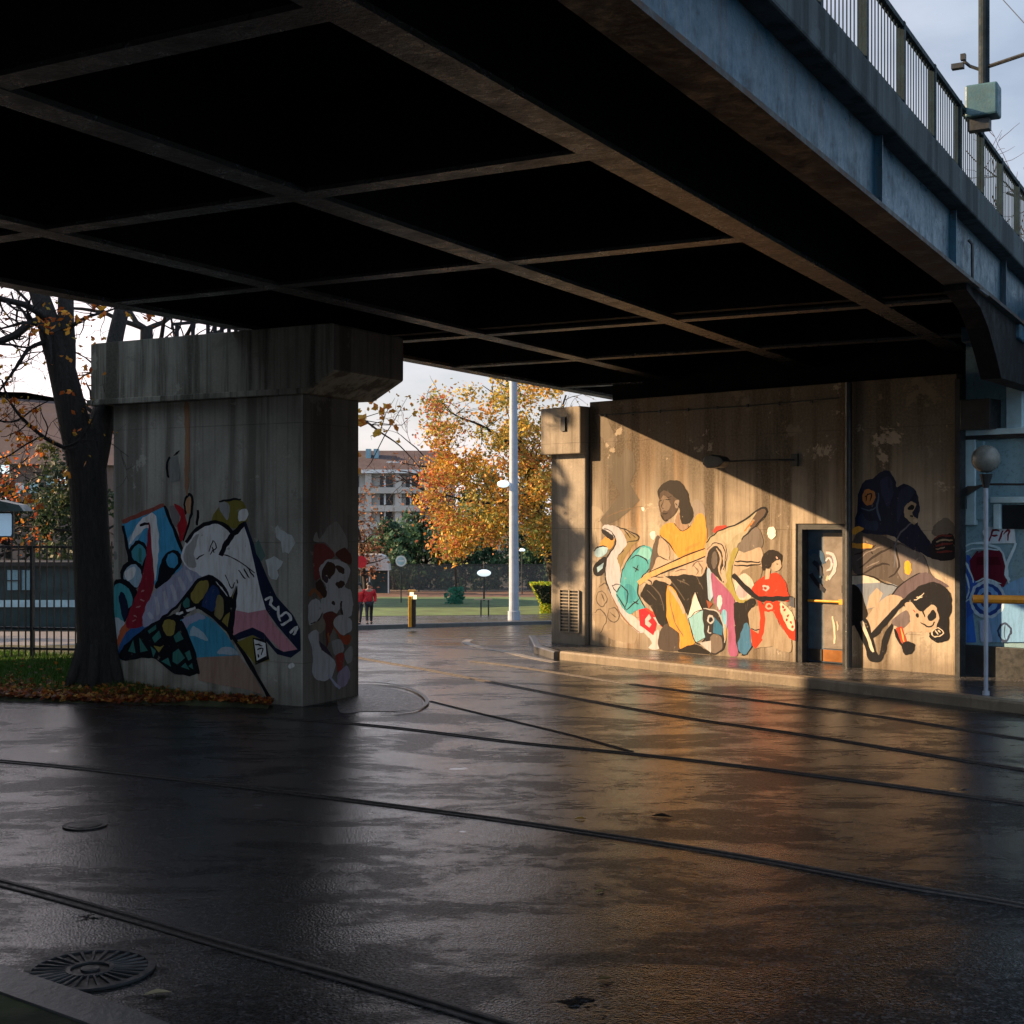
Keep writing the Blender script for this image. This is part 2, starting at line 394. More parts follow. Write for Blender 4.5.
far=gd(400,618.5).y
sheet('far_pavement',[kl[0],kl[1],kl[2],kl[3],(60,far+4),gd(551,617).xy[:],gd(358,619).xy[:],(-70,far+2)],.11,M['pave'])
lb=gd(400,599).y; sb=gd(400,593).y; pb=gd(400,589.5).y
sheet('lawn',[(-70,far+2),gd(358,619).xy[:],gd(551,617).xy[:],(60,far+4),(60,lb),(-70,lb)],.12,M['lawn'])
sheet('soil_bed',[(-70,lb),(60,lb),(60,sb),(-70,sb)],.10,M['soil'])
sheet('gravel_path',[(-70,sb),(60,sb),(60,pb+2),(-70,pb+2)],.11,M['sand'])
# verge beside the pier, with its low mound
vf=[(-700,650),(-250,682),(0,701),(60,703),(130,704.5),(200,706),(268,709)]
vg=[gd(x,y).xy[:] for x,y in vf]
vback=[(-3.5,20.6),(-4.2,23.4),(-9,23.6),(-24,24.5)]
def vh(x,y):
    e=min(abs(y-(18.2+(x+2.9)*.07)),1.2)
    return .03+.17*min(1,max(0,(y-18.2)/2.2))+.03*math.sin(x*2.1)*math.sin(y*1.7)
bm=bmesh.new(); nx,ny=150,60
import bisect
def front_y(x):
    for (x0,y0),(x1,y1) in zip(vg,vg[1:]):
        if x0<=x<=x1: return y0+(y1-y0)*(x-x0)/(x1-x0)
    return vg[-1][1] if x>vg[-1][0] else vg[0][1]
xs=[-24+ (vg[-1][0]+24)*i/nx for i in range(nx+1)]
gr=[]
for x in xs:
    f=front_y(x)+.03*math.sin(x*7)+.02*math.sin(x*17); bk=24.0 if x<-4.2 else 21.5
    gr.append([bm.verts.new((x,f+(bk-f)*j/ny, 0 if j==0 else vh(x,f+(bk-f)*j/ny)+random.uniform(-.012,.012))) for j in range(ny+1)])
for i in range(nx):
    for j in range(ny): bm.faces.new((gr[i][j],gr[i+1][j],gr[i+1][j+1],gr[i][j+1]))
me=bpy.data.meshes.new('verge'); bm.to_mesh(me); bm.free(); me.materials.append(M['verge'])
o=bpy.data.objects.new('verge',me); C.objects.link(o); o['kind']='structure'
sheet('court_paving',[(-40,24.0),(-4.3,24.0),(-6.2,34.5),(-40,34.5)],.03,M['court'])
# fallen leaves and grass on the verge
b=MB(); lc=[(.30,.07,.015),(.42,.14,.02),(.20,.04,.015),(.12,.045,.02),(.45,.24,.05),(.10,.03,.012)]
def leafcard(b,p,s,nrm,col,wild=.6):
    nrm=Vector(nrm)+Vector([random.gauss(0,wild) for _ in range(3)]); nrm.normalize()
    t=nrm.cross(Vector((random.gauss(0,1),random.gauss(0,1),random.gauss(0,1)))).normalized(); w=nrm.cross(t); p=Vector(p)
    b.col=col
    b.add([p-t*s*.55,p+w*s*.38-t*s*.05,p+t*s*.6+nrm*s*.12,p-w*s*.36+t*s*.06],[(0,1,2,3)])
for i in range(5200):
    x=random.uniform(-9.5,vg[-1][0]); f=front_y(x); y=f+abs(random.gauss(0,.55))+.02
    if random.random()<.1: y=f+random.uniform(0,3)
    leafcard(b,(x,y,vh(x,y)+random.uniform(.01,.05)),random.uniform(.05,.10),(0,0,1),random.choice(lc),.45)
tag(b.build('fallen_leaves',M['leaf']),'russet and orange fallen leaves along the front edge of the grass verge','fallen leaves',kind='stuff')
b=MB()
for i in range(30000):
    x=random.uniform(-9.5,vg[-1][0]-.1); f=front_y(x); y=f+.1+random.random()**.8*3.6
    if y-f<.5 and random.random()<.75: continue
    z=vh(x,y)-.01; h=random.uniform(.04,.11); g=random.uniform(.5,1.2); b.col=(.06*g,.14*g,.022*g)
    a=random.uniform(0,6.28); dx,dy=math.cos(a)*.012,math.sin(a)*.012; lx,ly=random.gauss(0,.03),random.gauss(0,.03)
    b.add([(x-dx,y-dy,z),(x+dx,y+dy,z),(x+lx,y+ly,z+h)],[(0,1,2)])
tag(b.build('grass',M['leaf']),'short green grass on the mound around the dark trunk','grass',kind='stuff')
# right-hand pavement along the mural wall
wd=Vector((5.04,-4.8)).normalized(); wang=math.atan2(wd.y,wd.x)
W1=at(590,645,24.7); W2=at(955,675,19.9)
WF=Frame((W1.x,W1.y,.14),wang)
ke=[gd(556,652,.14).xy,gd(564,651.5,.14).xy,gd(819.5,678.7,.14).xy,gd(1024,702,.14).xy]
kdir=(ke[3]-ke[2]).normalized(); ke[0]=gd(549,647,.14).xy; ke.append(ke[3]+kdir*9)
kpts=[tuple(p) for p in ke]
apr=[(kpts[0][0]-.1,kpts[0][1]+3.2)]
sweep('island_kerb',[(kpts[0][0]-.25,kpts[0][1]+3.0),(kpts[0][0]-.18,kpts[0][1]+.3),(kpts[1][0]-.1,kpts[1][1]+.02)],[(-.08,-.02),(-.08,.12),(-.06,.138),(.06,.138),(.08,.12),(.08,-.02)],M['kerbd'])
sweep('mural_kerb',kpts[1:],[(-.1,-.02),(-.1,.135),(-.08,.15),(.08,.15),(.1,.12),(.1,-.02)],M['kerb'])
sheet('mural_pavement',[(kpts[0][0]-.2,kpts[0][1]+3.0),(kpts[0][0]-.15,kpts[0][1]+.5)]+kpts[1:]+[(26,16),(26,30),(2,30)],.14,M['pave'])
# pale kerb line curving round to the island, patch by the pier, corner kerb at the photographer's feet
M['line']=plain('worn_white_line',(.20,.19,.18),.5,.25,8)
def strip(name,pxs,w,mat,off=.008,**k):
    c=[gd(x,y).xy[:] for x,y in pxs]; c=smooth(c,False,5)
    return sweep(name,c,[(-w/2,-.006),(-w/2,.0),(w/2,.0),(w/2,-.006)],mat,off=off,**k)
strip('edge_marking',[(556,663),(530,658),(505,652),(480,648),(466,643),(470,640)],.16,M['line'],.012)
M['patch']=plain('gritty_patch',(.10,.09,.085),.35,.5,14,bump=.8)
sheet('gritty_patch',[gd(x,y).xy[:] for x,y in smooth([(340,690),(368,686),(400,691),(422,700),(418,709),(395,712),(365,712),(340,713)])],.010,M['patch'])
strip('patch_rim',[(352,684),(380,684.5),(410,690),(427,702),(418,711),(395,715)],.05,M['kerbd'],.03)
kc=[gd(-260,905).xy[:],gd(0,981).xy[:],gd(135,1028).xy[:],gd(420,1150).xy[:]]
sweep('corner_kerb',kc,[(.0,-.02),(.0,.085),(.02,.1),(.26,.1),(.26,-.02)],M['kerbd'])
sheet('corner_verge',[(kc[0][0]-.15,kc[0][1]-.22),(kc[1][0]-.15,kc[1][1]-.22),(kc[2][0]-.15,kc[2][1]-.22),(kc[3][0]-.15,kc[3][1]-.22),(kc[3][0]-3,kc[3][1]-3),(kc[0][0]-3,kc[0][1]-3)],.09,M['verge'])
# tram rails
rails=[([(-500,785),(-200,835),(0,885),(120,918),(240,952),(360,985),(490,1024),(760,1110)],'nearest tram rail crossing the bottom left corner of the road'),
([(-600,735),(-250,745),(0,762),(200,783),(400,808),(512,823),(640,842),(768,863),(900,887),(1024,908),(1300,965)],'long tram rail sweeping across the middle of the wet road'),
([(250,717),(356,725),(430,733),(512,743),(642,756),(802,775),(1024,805),(1300,845)],'tram rail passing the foot of the pier, behind the long middle rail'),
([(250,640),(357,658),(420,669),(512,687),(662,715),(812,737),(1024,771),(1300,812)],'tram rail that starts behind the pier and runs right beside the mural reflections'),
([(470,662),(499,665),(560,674),(647,687),(862,715),(1024,740),(1300,778)],'tram rail closest to the stone kerb under the mural wall'),
([(430,702),(470,712),(512,722),(575,737),(632,753)],'short crossover rail joining two tracks in the middle of the road')]
for i,(pp,lab) in enumerate(rails):
    c=[gd(x,y).xy[:] for x,y in pp]; c=smooth(c,False,6)
    m=len(c)//2; r=empty('tram_rail',(0,0,0),0,lab,'tram rail','tram rails set into the road')
    sc=.8 if i!=5 else .35
    sweep('rail_head',c,[(-.075*sc,0),(-.075*sc,.008),(-.03*sc,.012),(-.028*sc,0)],M['rail'],r,off=.006)
    sweep('groove',c,[(-.028*sc,0),(-.028*sc,.003),(.03*sc,.003),(.03*sc,0)],M['groove'],r,off=.006)
    sweep('guard_lip',c,[(.03*sc,0),(.032*sc,.008),(.052*sc,.007),(.055*sc,0)],M['rail'],r,off=.006)
# drain grate
g=gd(90,973); r=empty('drain_grate',(g.x,g.y,0),0,'round black cast-iron drain grate with radial bars beside the corner kerb','drain grate')
b=MB(); b.cyl((0,0),.34,.006,.012,40); b.build('pit',M['groove'],r)
b=MB(); n=40
for rr0,rr1 in ((.30,.34),(.10,.125)):
    vs=[];fs=[]
    for k in range(n):
        a=2*math.pi*k/n
        for q in (rr0,rr1):
            for z in (.012,.022): vs.append((q*math.cos(a),q*math.sin(a),z))
    for k in range(n):
        a=4*k; c=4*((k+1)%n); fs+=[(a+1,a+3,c+3,c+1),(a+2,c+2,c+3,a+3),(a,a+1,c+1,c)]
    b.add(vs,fs)
b.build('rim',M['dark_steel'],r)
b=MB()
for k in range(28):
    a=2*math.pi*k/28; u=Vector((math.cos(a),math.sin(a),0)); w=Vector((-u.y,u.x,0))
    p=u*.12;q=u*.305; b.add([p-w*.006+Vector((0,0,.013)),p+w*.006+Vector((0,0,.013)),q+w*.012+Vector((0,0,.013)),q-w*.012+Vector((0,0,.013)),p-w*.004+Vector((0,0,.021)),p+w*.004+Vector((0,0,.021)),q+w*.009+Vector((0,0,.021)),q-w*.009+Vector((0,0,.021))],[(4,5,6,7),(0,1,5,4),(1,2,6,5),(2,3,7,6),(3,0,4,7)])
b.cyl((0,0),.05,.012,.022,16); b.build('radial_bars',M['dark_steel'],r)
g=gd(85,827); b=MB(); b.cyl((0,0),.17,.006,.016,20); b.cyl((0,0),.13,.016,.020,20)
o=tag(b.build('valve_cover',M['groove']),'small dark round cover set in the road in front of the graffiti pier','manhole cover'); o.location=(g.x,g.y,0)
for (px,py,s,cc,lab) in [(157,996,.07,(.55,.45,.28),'pale curled leaf lying by the drain grate'),(580,360/1*1+460,.05,(.6,.35,.05),'yellow leaf on the road right of the golden reflection'),(661,818,.09,(.03,.025,.02),'dark sodden leaf on the road in the golden reflection'),(605,981,.05,(.15,.1,.04),'brown leaf near the bottom of the road'),(600,893,.04,(.35,.28,.1),'tiny yellowish leaf on dark asphalt left of centre')]:
    g=gd(px,py); b=MB(); b.col=cc
    pts=[(-1,0,0),(-.5,.35,.1),(0,.5,.16),(.6,.3,.1),(1.1,0,.02),(.6,-.3,.12),(0,-.45,.18),(-.5,-.3,.1),(0,0,.03)]
    b.add([(x*s,y*s,z*s*1.4+.008) for x,y,z in pts],[(8,i,(i+1)%8) for i in range(7,-1,-1)])
    o=tag(b.build('fallen_leaf',M['leaf'],smooth=True),lab,'leaf','single leaves lying on the road'); o.location=(g.x,g.y,0); o.rotation_euler=(0,0,random.uniform(-.3,.6))

# ------------------------------------------------------------------ the bridge (local x across to the right, local y along)
BA=-R(28.75); D=Vector((math.sin(-BA),math.cos(-BA),0)); Lr=Vector((math.cos(BA),math.sin(BA),0))
def tcross(px,py,b=2.5):
    Z=F*b/(HY-py); X=(px-512)/F*Z; return X*D.x+Z*D.y
def alon(slope,b=2.5): return -b/(1.141*slope)
bridge=empty('railway_bridge',(0,0,0),BA,'dark steel girder bridge with a blue outer girder crossing over the road','bridge')
ZB=EYE+2.5
t0,t1=-16.,44.
def beamI(b,x,w,z0,z1,ya,yb,web=.03,fl=.035):   # along y
    b.box(x-web/2,x+web/2,ya,yb,z0+fl,z1)
asl=-2.62; zs0=EYE+1.21*2.62; zs1=EYE+1.335*2.62; zr=EYE+1.609*2.62; deckz=zs0
# outer girder
ao=alon(.823); ai=alon(.737); am=(ao+ai)/2
b=MB(); b.box(am-.02,am+.02,t0,t1,ZB+.04,zs0-.003); og=b.build('outer_girder',M['blue'],bridge)
b=MB(); b.box(ai,ao,t0,t1,ZB,ZB+.04); b.build('bottom_flange',M['flange_rust'],og)
t=tcross(887,215)
while t<t1-6:
    b=MB(); b.box(am+.021,am+.085,t,t+.025,ZB+.042,zs0-.005); b.build('stiffener',M['blue'],og); t+=3.1
# inner beams
lx=[alon(.552),alon(.335),alon(.235)]
for x in lx:
    b=MB(); b.box(x-.02,x+.02,t0,26,ZB+.04,deckz); w=b.build('longitudinal_beam',M['black'],bridge)
    b=MB(); b.box(x-.13,x+.13,t0,26,ZB,ZB+.04); b.build('bottom_flange',M['flange'],w)
ae=alon(.185)
b=MB(); b.box(ae-.02,ae+.02,t0,26,ZB+.05,deckz-.002); w=b.build('edge_beam',M['black'],bridge)
b=MB(); b.box(ae-.02,ae+.24,t0,26,ZB,ZB+.05); b.build('bottom_flange',M['flange'],w)
tc=[tcross(0,85),tcross(0,240),tcross(500,265),tcross(700,320),tcross(700,353),tcross(700,381)]
for k_,t in enumerate(tc):
    far_=k_>=3
    b=MB(); b.box(ae+.03,(am if far_ else lx[0])-.03,t-.02,t+.02,ZB+.02,deckz-.002); w=b.build('cross_beam',M['black'],bridge)
    b=MB()
    xs_=[ae+.24]+lx[::-1]+[ai]
    for i,(p,q) in enumerate(zip(xs_,xs_[1:])):
        if i==3 and not far_: continue
        b.box(p+(.13 if i else .003),q-(.13 if i<3 else .003),t-.105,t+.105,ZB+.004,ZB+.036)
    b.build('bottom_flange',M['flange'],w)
# pier cross girder above the cap
b=MB(); tp=tc[3]-.22; b.box(ae+.04,am-.04,tp-.16,tp,ZB+.05,deckz-.01); b.build('pier_girder',M['black'],bridge)
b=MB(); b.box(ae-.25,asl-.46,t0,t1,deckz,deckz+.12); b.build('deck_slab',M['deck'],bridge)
# parapet slab
b=MB(); b.box(asl-.45,asl,t0,t1,zs0,zs1); b.build('edge_slab',M['slabside'],bridge,bevel=.02)
rl=b=MB(); b.box(asl-.10,asl-.04,t0,t1,zr-.035,zr+.01); b.box(asl-.085,asl-.055,t0,t1,zs1+.05,zs1+.07)
t=t0
while t<t1: b.box(asl-.074,asl-.065,t,t+.009,zs1+.04,zr-.03); t+=.105
rail_o=b.build('railing',M['blue_steel'],bridge)
t=3.0; ts=[]
while t<30:
    b=MB(); b.box(asl-.105,asl-.035,t,t+.06,zs1,zr+.015); b.build('post',M['blue_steel'],rail_o); t+=1.25
# fixings under the girder and the haunch at the abutment
pl=[(15.0,2.52),(21.5,2.52),(21.5,1.86),(17.6,1.72),(17.2,1.70),(17.05,1.8),(16.8,1.95),(16.3,2.2),(15.8,2.36),(15.0,2.44)]
b=MB(); n=len(pl)
b.add([(-2.98,t,EYE+z) for t,z in pl]+[(-2.74,t,EYE+z) for t,z in pl],[tuple(range(n)),tuple(reversed(range(n,2*n)))]+[(i,n+i,n+(i+1)%n,(i+1)%n) for i in range(n)])
b.build('haunch_plate',M['black'],bridge)
b=MB(); b.box(ao-.75,ao-.02,tc[4]-1.0,tc[4]-.4,ZB-.20,ZB-.004); b.build('bearing_box',M['blue'],bridge,bevel=.02)
p=tcross(700,320)
b=MB(); b.tube([(am+.06,15.2,ZB+.5),(am+.10,15.2,ZB+.45),(am+.10,15.2,ZB+.02),(ao+.03,15.6,ZB-.05)],.018,6); b.build('cable_loop',M['dark_steel'],og)
# mast carried by the parapet
def bl(px,py,a):       # point on the plane x=a of the bridge frame
    k=(px-512)/F; t=a*(Lr.x-k*Lr.y)/(k*D.y-D.x)
    Z=a*Lr.y+t*D.y; return t, EYE+(HY-py)/F*Z
tm,zb=bl(984,118,asl+.12)
mast=empty('catenary_mast',tuple((Matrix.Rotation(BA,4,'Z')@Vector((asl+.12,tm,zb-.25)))),BA,'tall blue-grey mast with a junction box standing at the bridge railing','mast')
def mz(py): return bl(984,py,asl+.12)[1]-(zb-.25)
b=MB(); b.cyl((0,0),.055,mz(117),mz(-260),14); b.build('pole',M['mast'],mast,smooth=False)
b=MB(); b.box(-.17,.15,-.12,.14,mz(118),mz(86)); b.build('junction_box',M['box'],mast,bevel=.02)
b=MB(); b.box(-.155,.06,-.05,.08,mz(130),mz(119)); b.build('bracket',M['dark_steel'],mast)
b=MB(); b.tube([(0,0,mz(68)),(1.6,-.5,mz(55)),(4,-1.2,mz(36))],.02,6); b.build('cross_arm',M['dark_steel'],mast)
b=MB(); b.tube([(-.04,0,mz(69)),(-.14,0,mz(64)),(-.2,0,mz(58))],.018,6); b.box(-.32,-.2,-.04,.04,mz(65),mz(60)); b.box(-.23,-.18,-.03,.03,mz(57),mz(51)); b.build('camera_bracket',M['dark_steel'],mast)
b=MB(); b.tube([at(985,0-20,20)+Vector((0,0,0)),at(1024,23,16),at(1200,120,10)],.006,5)
tag(b.build('overhead_wire',M['dark_steel']),'thin overhead wire crossing the sky right of the mast','wire')

# ------------------------------------------------------------------ left pier
PF=Frame(tuple(D*14.1+Lr*-10.8),BA)
pier=empty('bridge_pier',tuple(D*14.1+Lr*-10.8),BA,'stained concrete pier left of the opening with bright abstract graffiti','bridge pier')
xl=PF.P(113,600)[0]
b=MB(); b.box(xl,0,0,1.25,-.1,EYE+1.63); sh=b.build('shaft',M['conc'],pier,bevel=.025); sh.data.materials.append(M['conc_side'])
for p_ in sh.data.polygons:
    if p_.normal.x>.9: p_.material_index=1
c0=PF.P(90,343,-.15)[0]
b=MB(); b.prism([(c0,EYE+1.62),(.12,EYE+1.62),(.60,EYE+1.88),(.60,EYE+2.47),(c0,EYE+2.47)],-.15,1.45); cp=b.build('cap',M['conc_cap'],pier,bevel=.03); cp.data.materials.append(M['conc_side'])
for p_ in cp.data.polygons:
    if p_.normal.x>.5: p_.material_index=1  # cap end takes the shade-darkened concrete too
b=MB(); b.prism([(c0-.03,EYE+1.60),(.12,EYE+1.60),(.12,EYE+1.68),(c0-.03,EYE+1.68)],-.19,-.152); b.build('drip_ledge',M['conc_cap'],cp,bevel=.01)
b=MB()
for px in (176,192,207,214,221,228,235):
    x=PF.P(px,325,.8)[0]; b.box(x-.02,x+.02,.8,.84,EYE+2.47,EYE+2.80)
b.box(PF.P(172,325,.8)[0],PF.P(240,325,.8)[0],.8,.84,EYE+2.80,EYE+2.84); b.build('guard_bars',M['dark_steel'],cp)
O=(100,480,4.452)
def op(kind,col,pts,w=8,o=None): return (*(o or O),kind,col,pts,w)
L=[]
a_=L.append
a_(op('s',OL,[(500,175),(530,120),(580,85),(635,95),(655,150),(650,190),(600,215),(540,195)]))
a_(op('s',(.35,.36,.36),[(530,105),(575,105),(570,180),(545,150)])); a_(op('k',BK,[(528,98),(580,88),(628,85)],11))
a_(op('s',WH,[(615,150),(640,125),(662,145),(650,175),(620,185)]))
a_(op('s',(.22,.2,.2),[(310,120),(350,130),(350,200),(330,200)]))
a_(op('s',RD,[(330,108),(372,130),(387,200),(378,250),(360,272),(345,210),(358,165)]))
a_(op('s',(.5,.28,.15),[(382,140),(384,95),(397,72),(408,95),(398,150)]))
a_(op('k',BK,[(384,155),(376,110),(393,62),(411,85),(407,150),(392,205),(370,272)],11)); a_(op('k',BK,[(438,135),(432,200)],12))
a_(op('p',BL,[(100,195),(285,110),(365,330),(362,400),(250,470),(180,430),(130,360)]))
a_(op('p',(.25,.48,.68),[(120,270),(170,200),(200,215),(150,300),(128,330)]))
a_(op('s',WH,[(130,290),(145,240),(180,180),(240,150),(262,240),(260,330),(245,450),(228,300),(215,215),(165,250)]))
a_(op('k',(.30,.08,.06),[(98,188),(190,150),(287,110)],20)); a_(op('k',BK,[(103,205),(122,300),(132,365)],14))
a_(op('k',BK,[(288,115),(330,220),(372,325)],16)); a_(op('k',BK,[(178,202),(222,192)],12))
a_(op('s',BK,[(132,310),(160,272),(200,280),(215,330),(190,400),(140,370)])); a_(op('s',(.07,.32,.40),[(145,310),(170,287),(198,300),(203,340),(180,385),(145,350)]))
a_(op('k',TL,[(178,305),(180,365)],14))
a_(op('s',BK,[(245,485),(258,430),(278,350),(320,312),(360,330),(364,370),(335,410),(300,450)])); a_(op('e',BL,ell(322,358,25,35)))
a_(op('e',BK,ell(145,422,54,64))); a_(op('s',(.35,.5,.62),[(105,430),(125,385),(165,380),(188,420),(175,470),(150,475),(120,460)])); a_(op('s',WH,[(110,420),(130,392),(160,392),(150,430),(125,450)]))
a_(op('s',BK,[(52,475),(90,440),(130,455),(170,505),(155,570),(125,610),(105,650),(80,720),(60,600)]))
a_(op('s',TQ,[(56,485),(95,460),(135,495),(145,545),(115,590),(100,640),(72,640),(58,560)])); a_(op('s',NV,[(85,520),(98,498),(118,530),(127,575),(110,625),(93,580)]))
a_(op('s',(.5,.58,.65),[(60,615),(100,625),(112,645),(85,720),(68,670)])); a_(op('s',(.5,.12,.05),[(78,735),(84,685),(118,630),(132,680),(105,740)]))
a_(op('s',(.03,.12,.34),[(90,800),(84,745),(130,665),(190,650),(275,640),(205,680),(150,725),(108,790)]))
a_(op('s',(.30,.02,.04),[(222,190),(233,330),(243,440),(228,520),(208,600),(185,652),(118,655),(130,590),(172,480),(205,350),(214,230)]))
for p in ([(185,500),(200,490)],[(180,530),(198,540)],[(160,570),(180,560)],[(150,600),(165,610)],[(145,628),(158,620)]): a_(op('k',(.5,.25,.25),p,6))
a_(op('s',(.25,.20,.05),[(375,545),(395,500),(430,450),(500,440),(560,480),(600,520),(605,610),(585,700),(540,640),(500,590)]))
a_(op('s',BK,[(350,600),(370,540),(420,460),(490,425),(560,470),(600,540),(605,470),(614,560),(590,712),(560,660),(500,600),(430,570),(380,605)]))
a_(op('s',OC,[(405,525),(420,480),(450,450),(482,448),(475,500),(430,552)])); a_(op('s',(.02,.05,.16),[(470,510),(500,470),(530,490),(522,560),(485,592),(455,560)]))
a_(op('s',(.28,.23,.1),[(512,570),(530,510),(552,545),(545,615),(518,612)])); a_(op('s',OC,[(538,645),(580,585),(576,675)])); a_(op('s',TL,[(370,560),(385,520),(398,540),(395,575)]))
a_(op('s',LI,[(190,650),(198,580),(240,500),(300,450),(370,385),(400,330),(470,380),(450,430),(400,485),(340,560),(270,622),(210,650)]))
for p in ([(250,520),(262,600)],[(285,495),(302,572)],[(318,465),(340,535)],[(350,430),(378,490)],[(385,400),(410,450)],[(215,590),(235,620)]): a_(op('k',(.52,.53,.62),p,17))
a_(op('s',WH,[(362,335),(390,268),(440,215),(500,190),(560,200),(592,240),(620,235),(650,192),(668,270),(700,400),(720,500),(738,585),(690,592),(603,592),(602,520),(605,470),(578,525),(540,480),(500,435),(450,428),(425,410),(385,385)]))
a_(op('s',(.42,.41,.40),[(372,330),(400,280),(440,240),(420,330),(430,390),(390,380)]))
a_(op('k',BK,[(270,622),(340,565),(395,500),(440,445),(500,432),(550,475),(580,530)],13))
a_(op('k',BK,[(383,280),(430,220),(500,188),(555,200),(592,240)],17)); a_(op('k',BK,[(538,335),(565,280),(605,230),(648,192)],24))
a_(op('p',PK,[(603,582),(660,592),(738,575),(780,650),(880,757),(812,763),(770,720),(720,680),(660,670),(605,700),(583,700)]))
a_(op('s',BK,[(612,470),(605,590),(590,690),(570,660),(585,560)]))
a_(op('p',NV,[(650,180),(672,240),(705,330),(745,430),(790,520),(860,600),(893,660),(900,760),(850,792),(790,778),(740,718),(680,692),(600,717),(580,702),(620,680),(680,660),(730,680),(780,745),(820,765),(880,757),(790,650),(740,575),(715,490),(690,380),(662,270),(640,200)]))
a_(op('p',(.12,.2,.18),[(688,290),(710,265),(740,340),(718,362),(697,330)]))
for p in ([(735,535),(765,522),(760,555),(790,578)],[(795,612),(830,592),(850,622),(805,645)],[(845,682),(880,652),(862,692)],[(792,560),(802,628)]): a_(op('k',WH,p,12))
a_(op('s',BK,[(100,802),(92,760),(150,700),(230,640),(330,598),(375,610),(405,690),(432,780),(442,850),(400,872),(320,855),(260,805),(205,792)]))
for p in ([(128,765),(150,712),(160,770)],[(175,700),(215,760),(180,770)],[(232,700),(265,668),(272,700),(245,722)],[(328,695),(355,675),(372,710),(340,722)],[(326,770),(352,750),(378,790),(345,822),(322,805)],[(275,805),(303,790),(318,830)],[(362,835),(382,812),(400,845)],[(213,670),(250,643),(252,665),(220,685)],[(378,772),(400,758),(412,795),(392,805)],[(395,830),(410,815),(418,845)],[(225,740),(250,760),(240,790)]): a_(op('p',TL,p))
a_(op('s',OC,[(280,642),(305,618),(336,635),(330,680),(306,697),(284,668)])); a_(op('p',OC,[(238,735),(270,745),(286,735),(262,768)]))
a_(op('p',(.06,.32,.50),[(358,622),(440,592),(500,620),(560,680),(622,780),(430,790),(395,700)])); a_(op('s',LI,[(362,628),(400,605),(445,594),(470,615),(420,630),(380,660)]))
a_(op('s',(.4,.55,.65),[(400,690),(420,650),(470,690),(480,720),(440,700)])); a_(op('s',(.4,.5,.6),[(520,770),(570,740),(615,778)]))
a_(op('p',(.34,.20,.155,.75),[(428,790),(618,782),(680,860),(735,958),(640,930),(540,915),(440,890)]))
for x in (470,520,575,610): a_(op('k',(.36,.14,.10,.5),[(x,800),(x-4,880)],9))
a_(op('k',BK,[(355,598),(400,572),(455,572),(530,630),(605,715),(680,840),(752,965)],18)); a_(op('k',BK,[(362,625),(395,700),(425,790),(440,862)],14))
a_(op('k',WH,[(340,595),(370,590)],12)); a_(op('k',WH,[(385,583),(425,570)],12))
a_(op('p',OL,[(612,722),(680,690),(740,730),(755,800),(690,820)])); a_(op('p',BK,[(680,700),(742,712),(754,795),(692,825)])); a_(op('p',WH,[(687,710),(735,725),(742,780),(700,800)]))
for p in ([(692,732),(725,738)],[(700,757),(728,750),(718,780)],[(705,775),(706,790)]): a_(op('k',BK,p,7))
for p in ([(560,420),(585,480),(602,455)],[(612,445),(615,462)],[(620,398),(648,442)],[(640,395),(668,440)],[(655,388),(688,432)],[(545,332),(600,350),(690,412)],[(425,352),(465,333)],[(488,318),(505,270),(518,300),(490,330)],[(500,300),(512,325)]): a_(op('k',BK,p,6))
a_(op('p',(.62,.66,.66),[(780,212),(793,200),(803,222),(820,232),(835,240),(855,243),(862,262),(872,280),(860,300),(842,330),(825,320),(815,322),(805,290),(808,270),(787,255)]))
a_(op('p',(.62,.66,.66),[(740,357),(758,348),(777,338),(798,356),(815,365),(808,385),(790,400),(795,425),(788,445),(765,440),(750,420),(745,395)]))
a_(op('e',WH,ell(853,828,13,12))); a_(op('e',(.3,.3,.29),ell(68,336,12,18)))
T=(130,440,6.02)
a_(op('p',(.25,.26,.25),[(240,110),(290,95),(302,200),(298,245),(245,250)],8,T)); a_(op('k',BK,[(303,68),(262,92)],10,T)); a_(op('k',BK,[(245,105),(222,150),(235,225)],14,T))
T=(0,0,1.)
a_(op('s',(.36,.13,.035,.7),[(184.5,404),(189,404),(190,440),(189.5,475),(188,493),(186,493),(185,470),(185.5,440)],8,T))
paint(PF,'graffiti',L,sh,M['paint_pier'],clip=(xl+.02,-.03,.02,EYE+1.6))
# figure on the shaded side of the pier
SF=Frame(tuple(D*14.1+Lr*-10.8),BA+math.pi/2)
O=(300,520,5.683); L=[]; a_=L.append
WG=(.42,.45,.48); MR=(.16,.02,.03)
a_(op('s',(.25,.26,.26),[(75,120),(95,65),(110,110),(150,50),(200,10),(240,50),(272,150),(210,200),(150,130)]))
a_(op('s',MR,[(80,150),(120,135),(160,150),(195,205),(140,240),(110,330),(78,320)])); a_(op('s',(.06,.01,.015),[(200,200),(250,158),(290,200),(282,255)]))
a_(op('s',WG,[(110,275),(150,228),(220,228),(272,260),(282,310),(255,380),(290,400),(300,480),(288,545),(240,545),(225,510),(200,532),(130,532),(118,420),(152,385),(118,335)]))
a_(op('s',BK,[(122,300),(150,243),(190,243),(202,280),(170,335),(150,310),(128,345)])); a_(op('s',BK,[(85,378),(115,338),(152,412),(130,442)]))
a_(op('s',BK,[(203,262),(245,268),(252,302),(225,302)])); a_(op('e',BK,ell(228,366,26,20))); a_(op('e',BK,ell(188,470,10,12))); a_(op('e',NV,ell(145,335,15,22)))
a_(op('k',BK,[(238,460),(230,500),(245,550)],12))
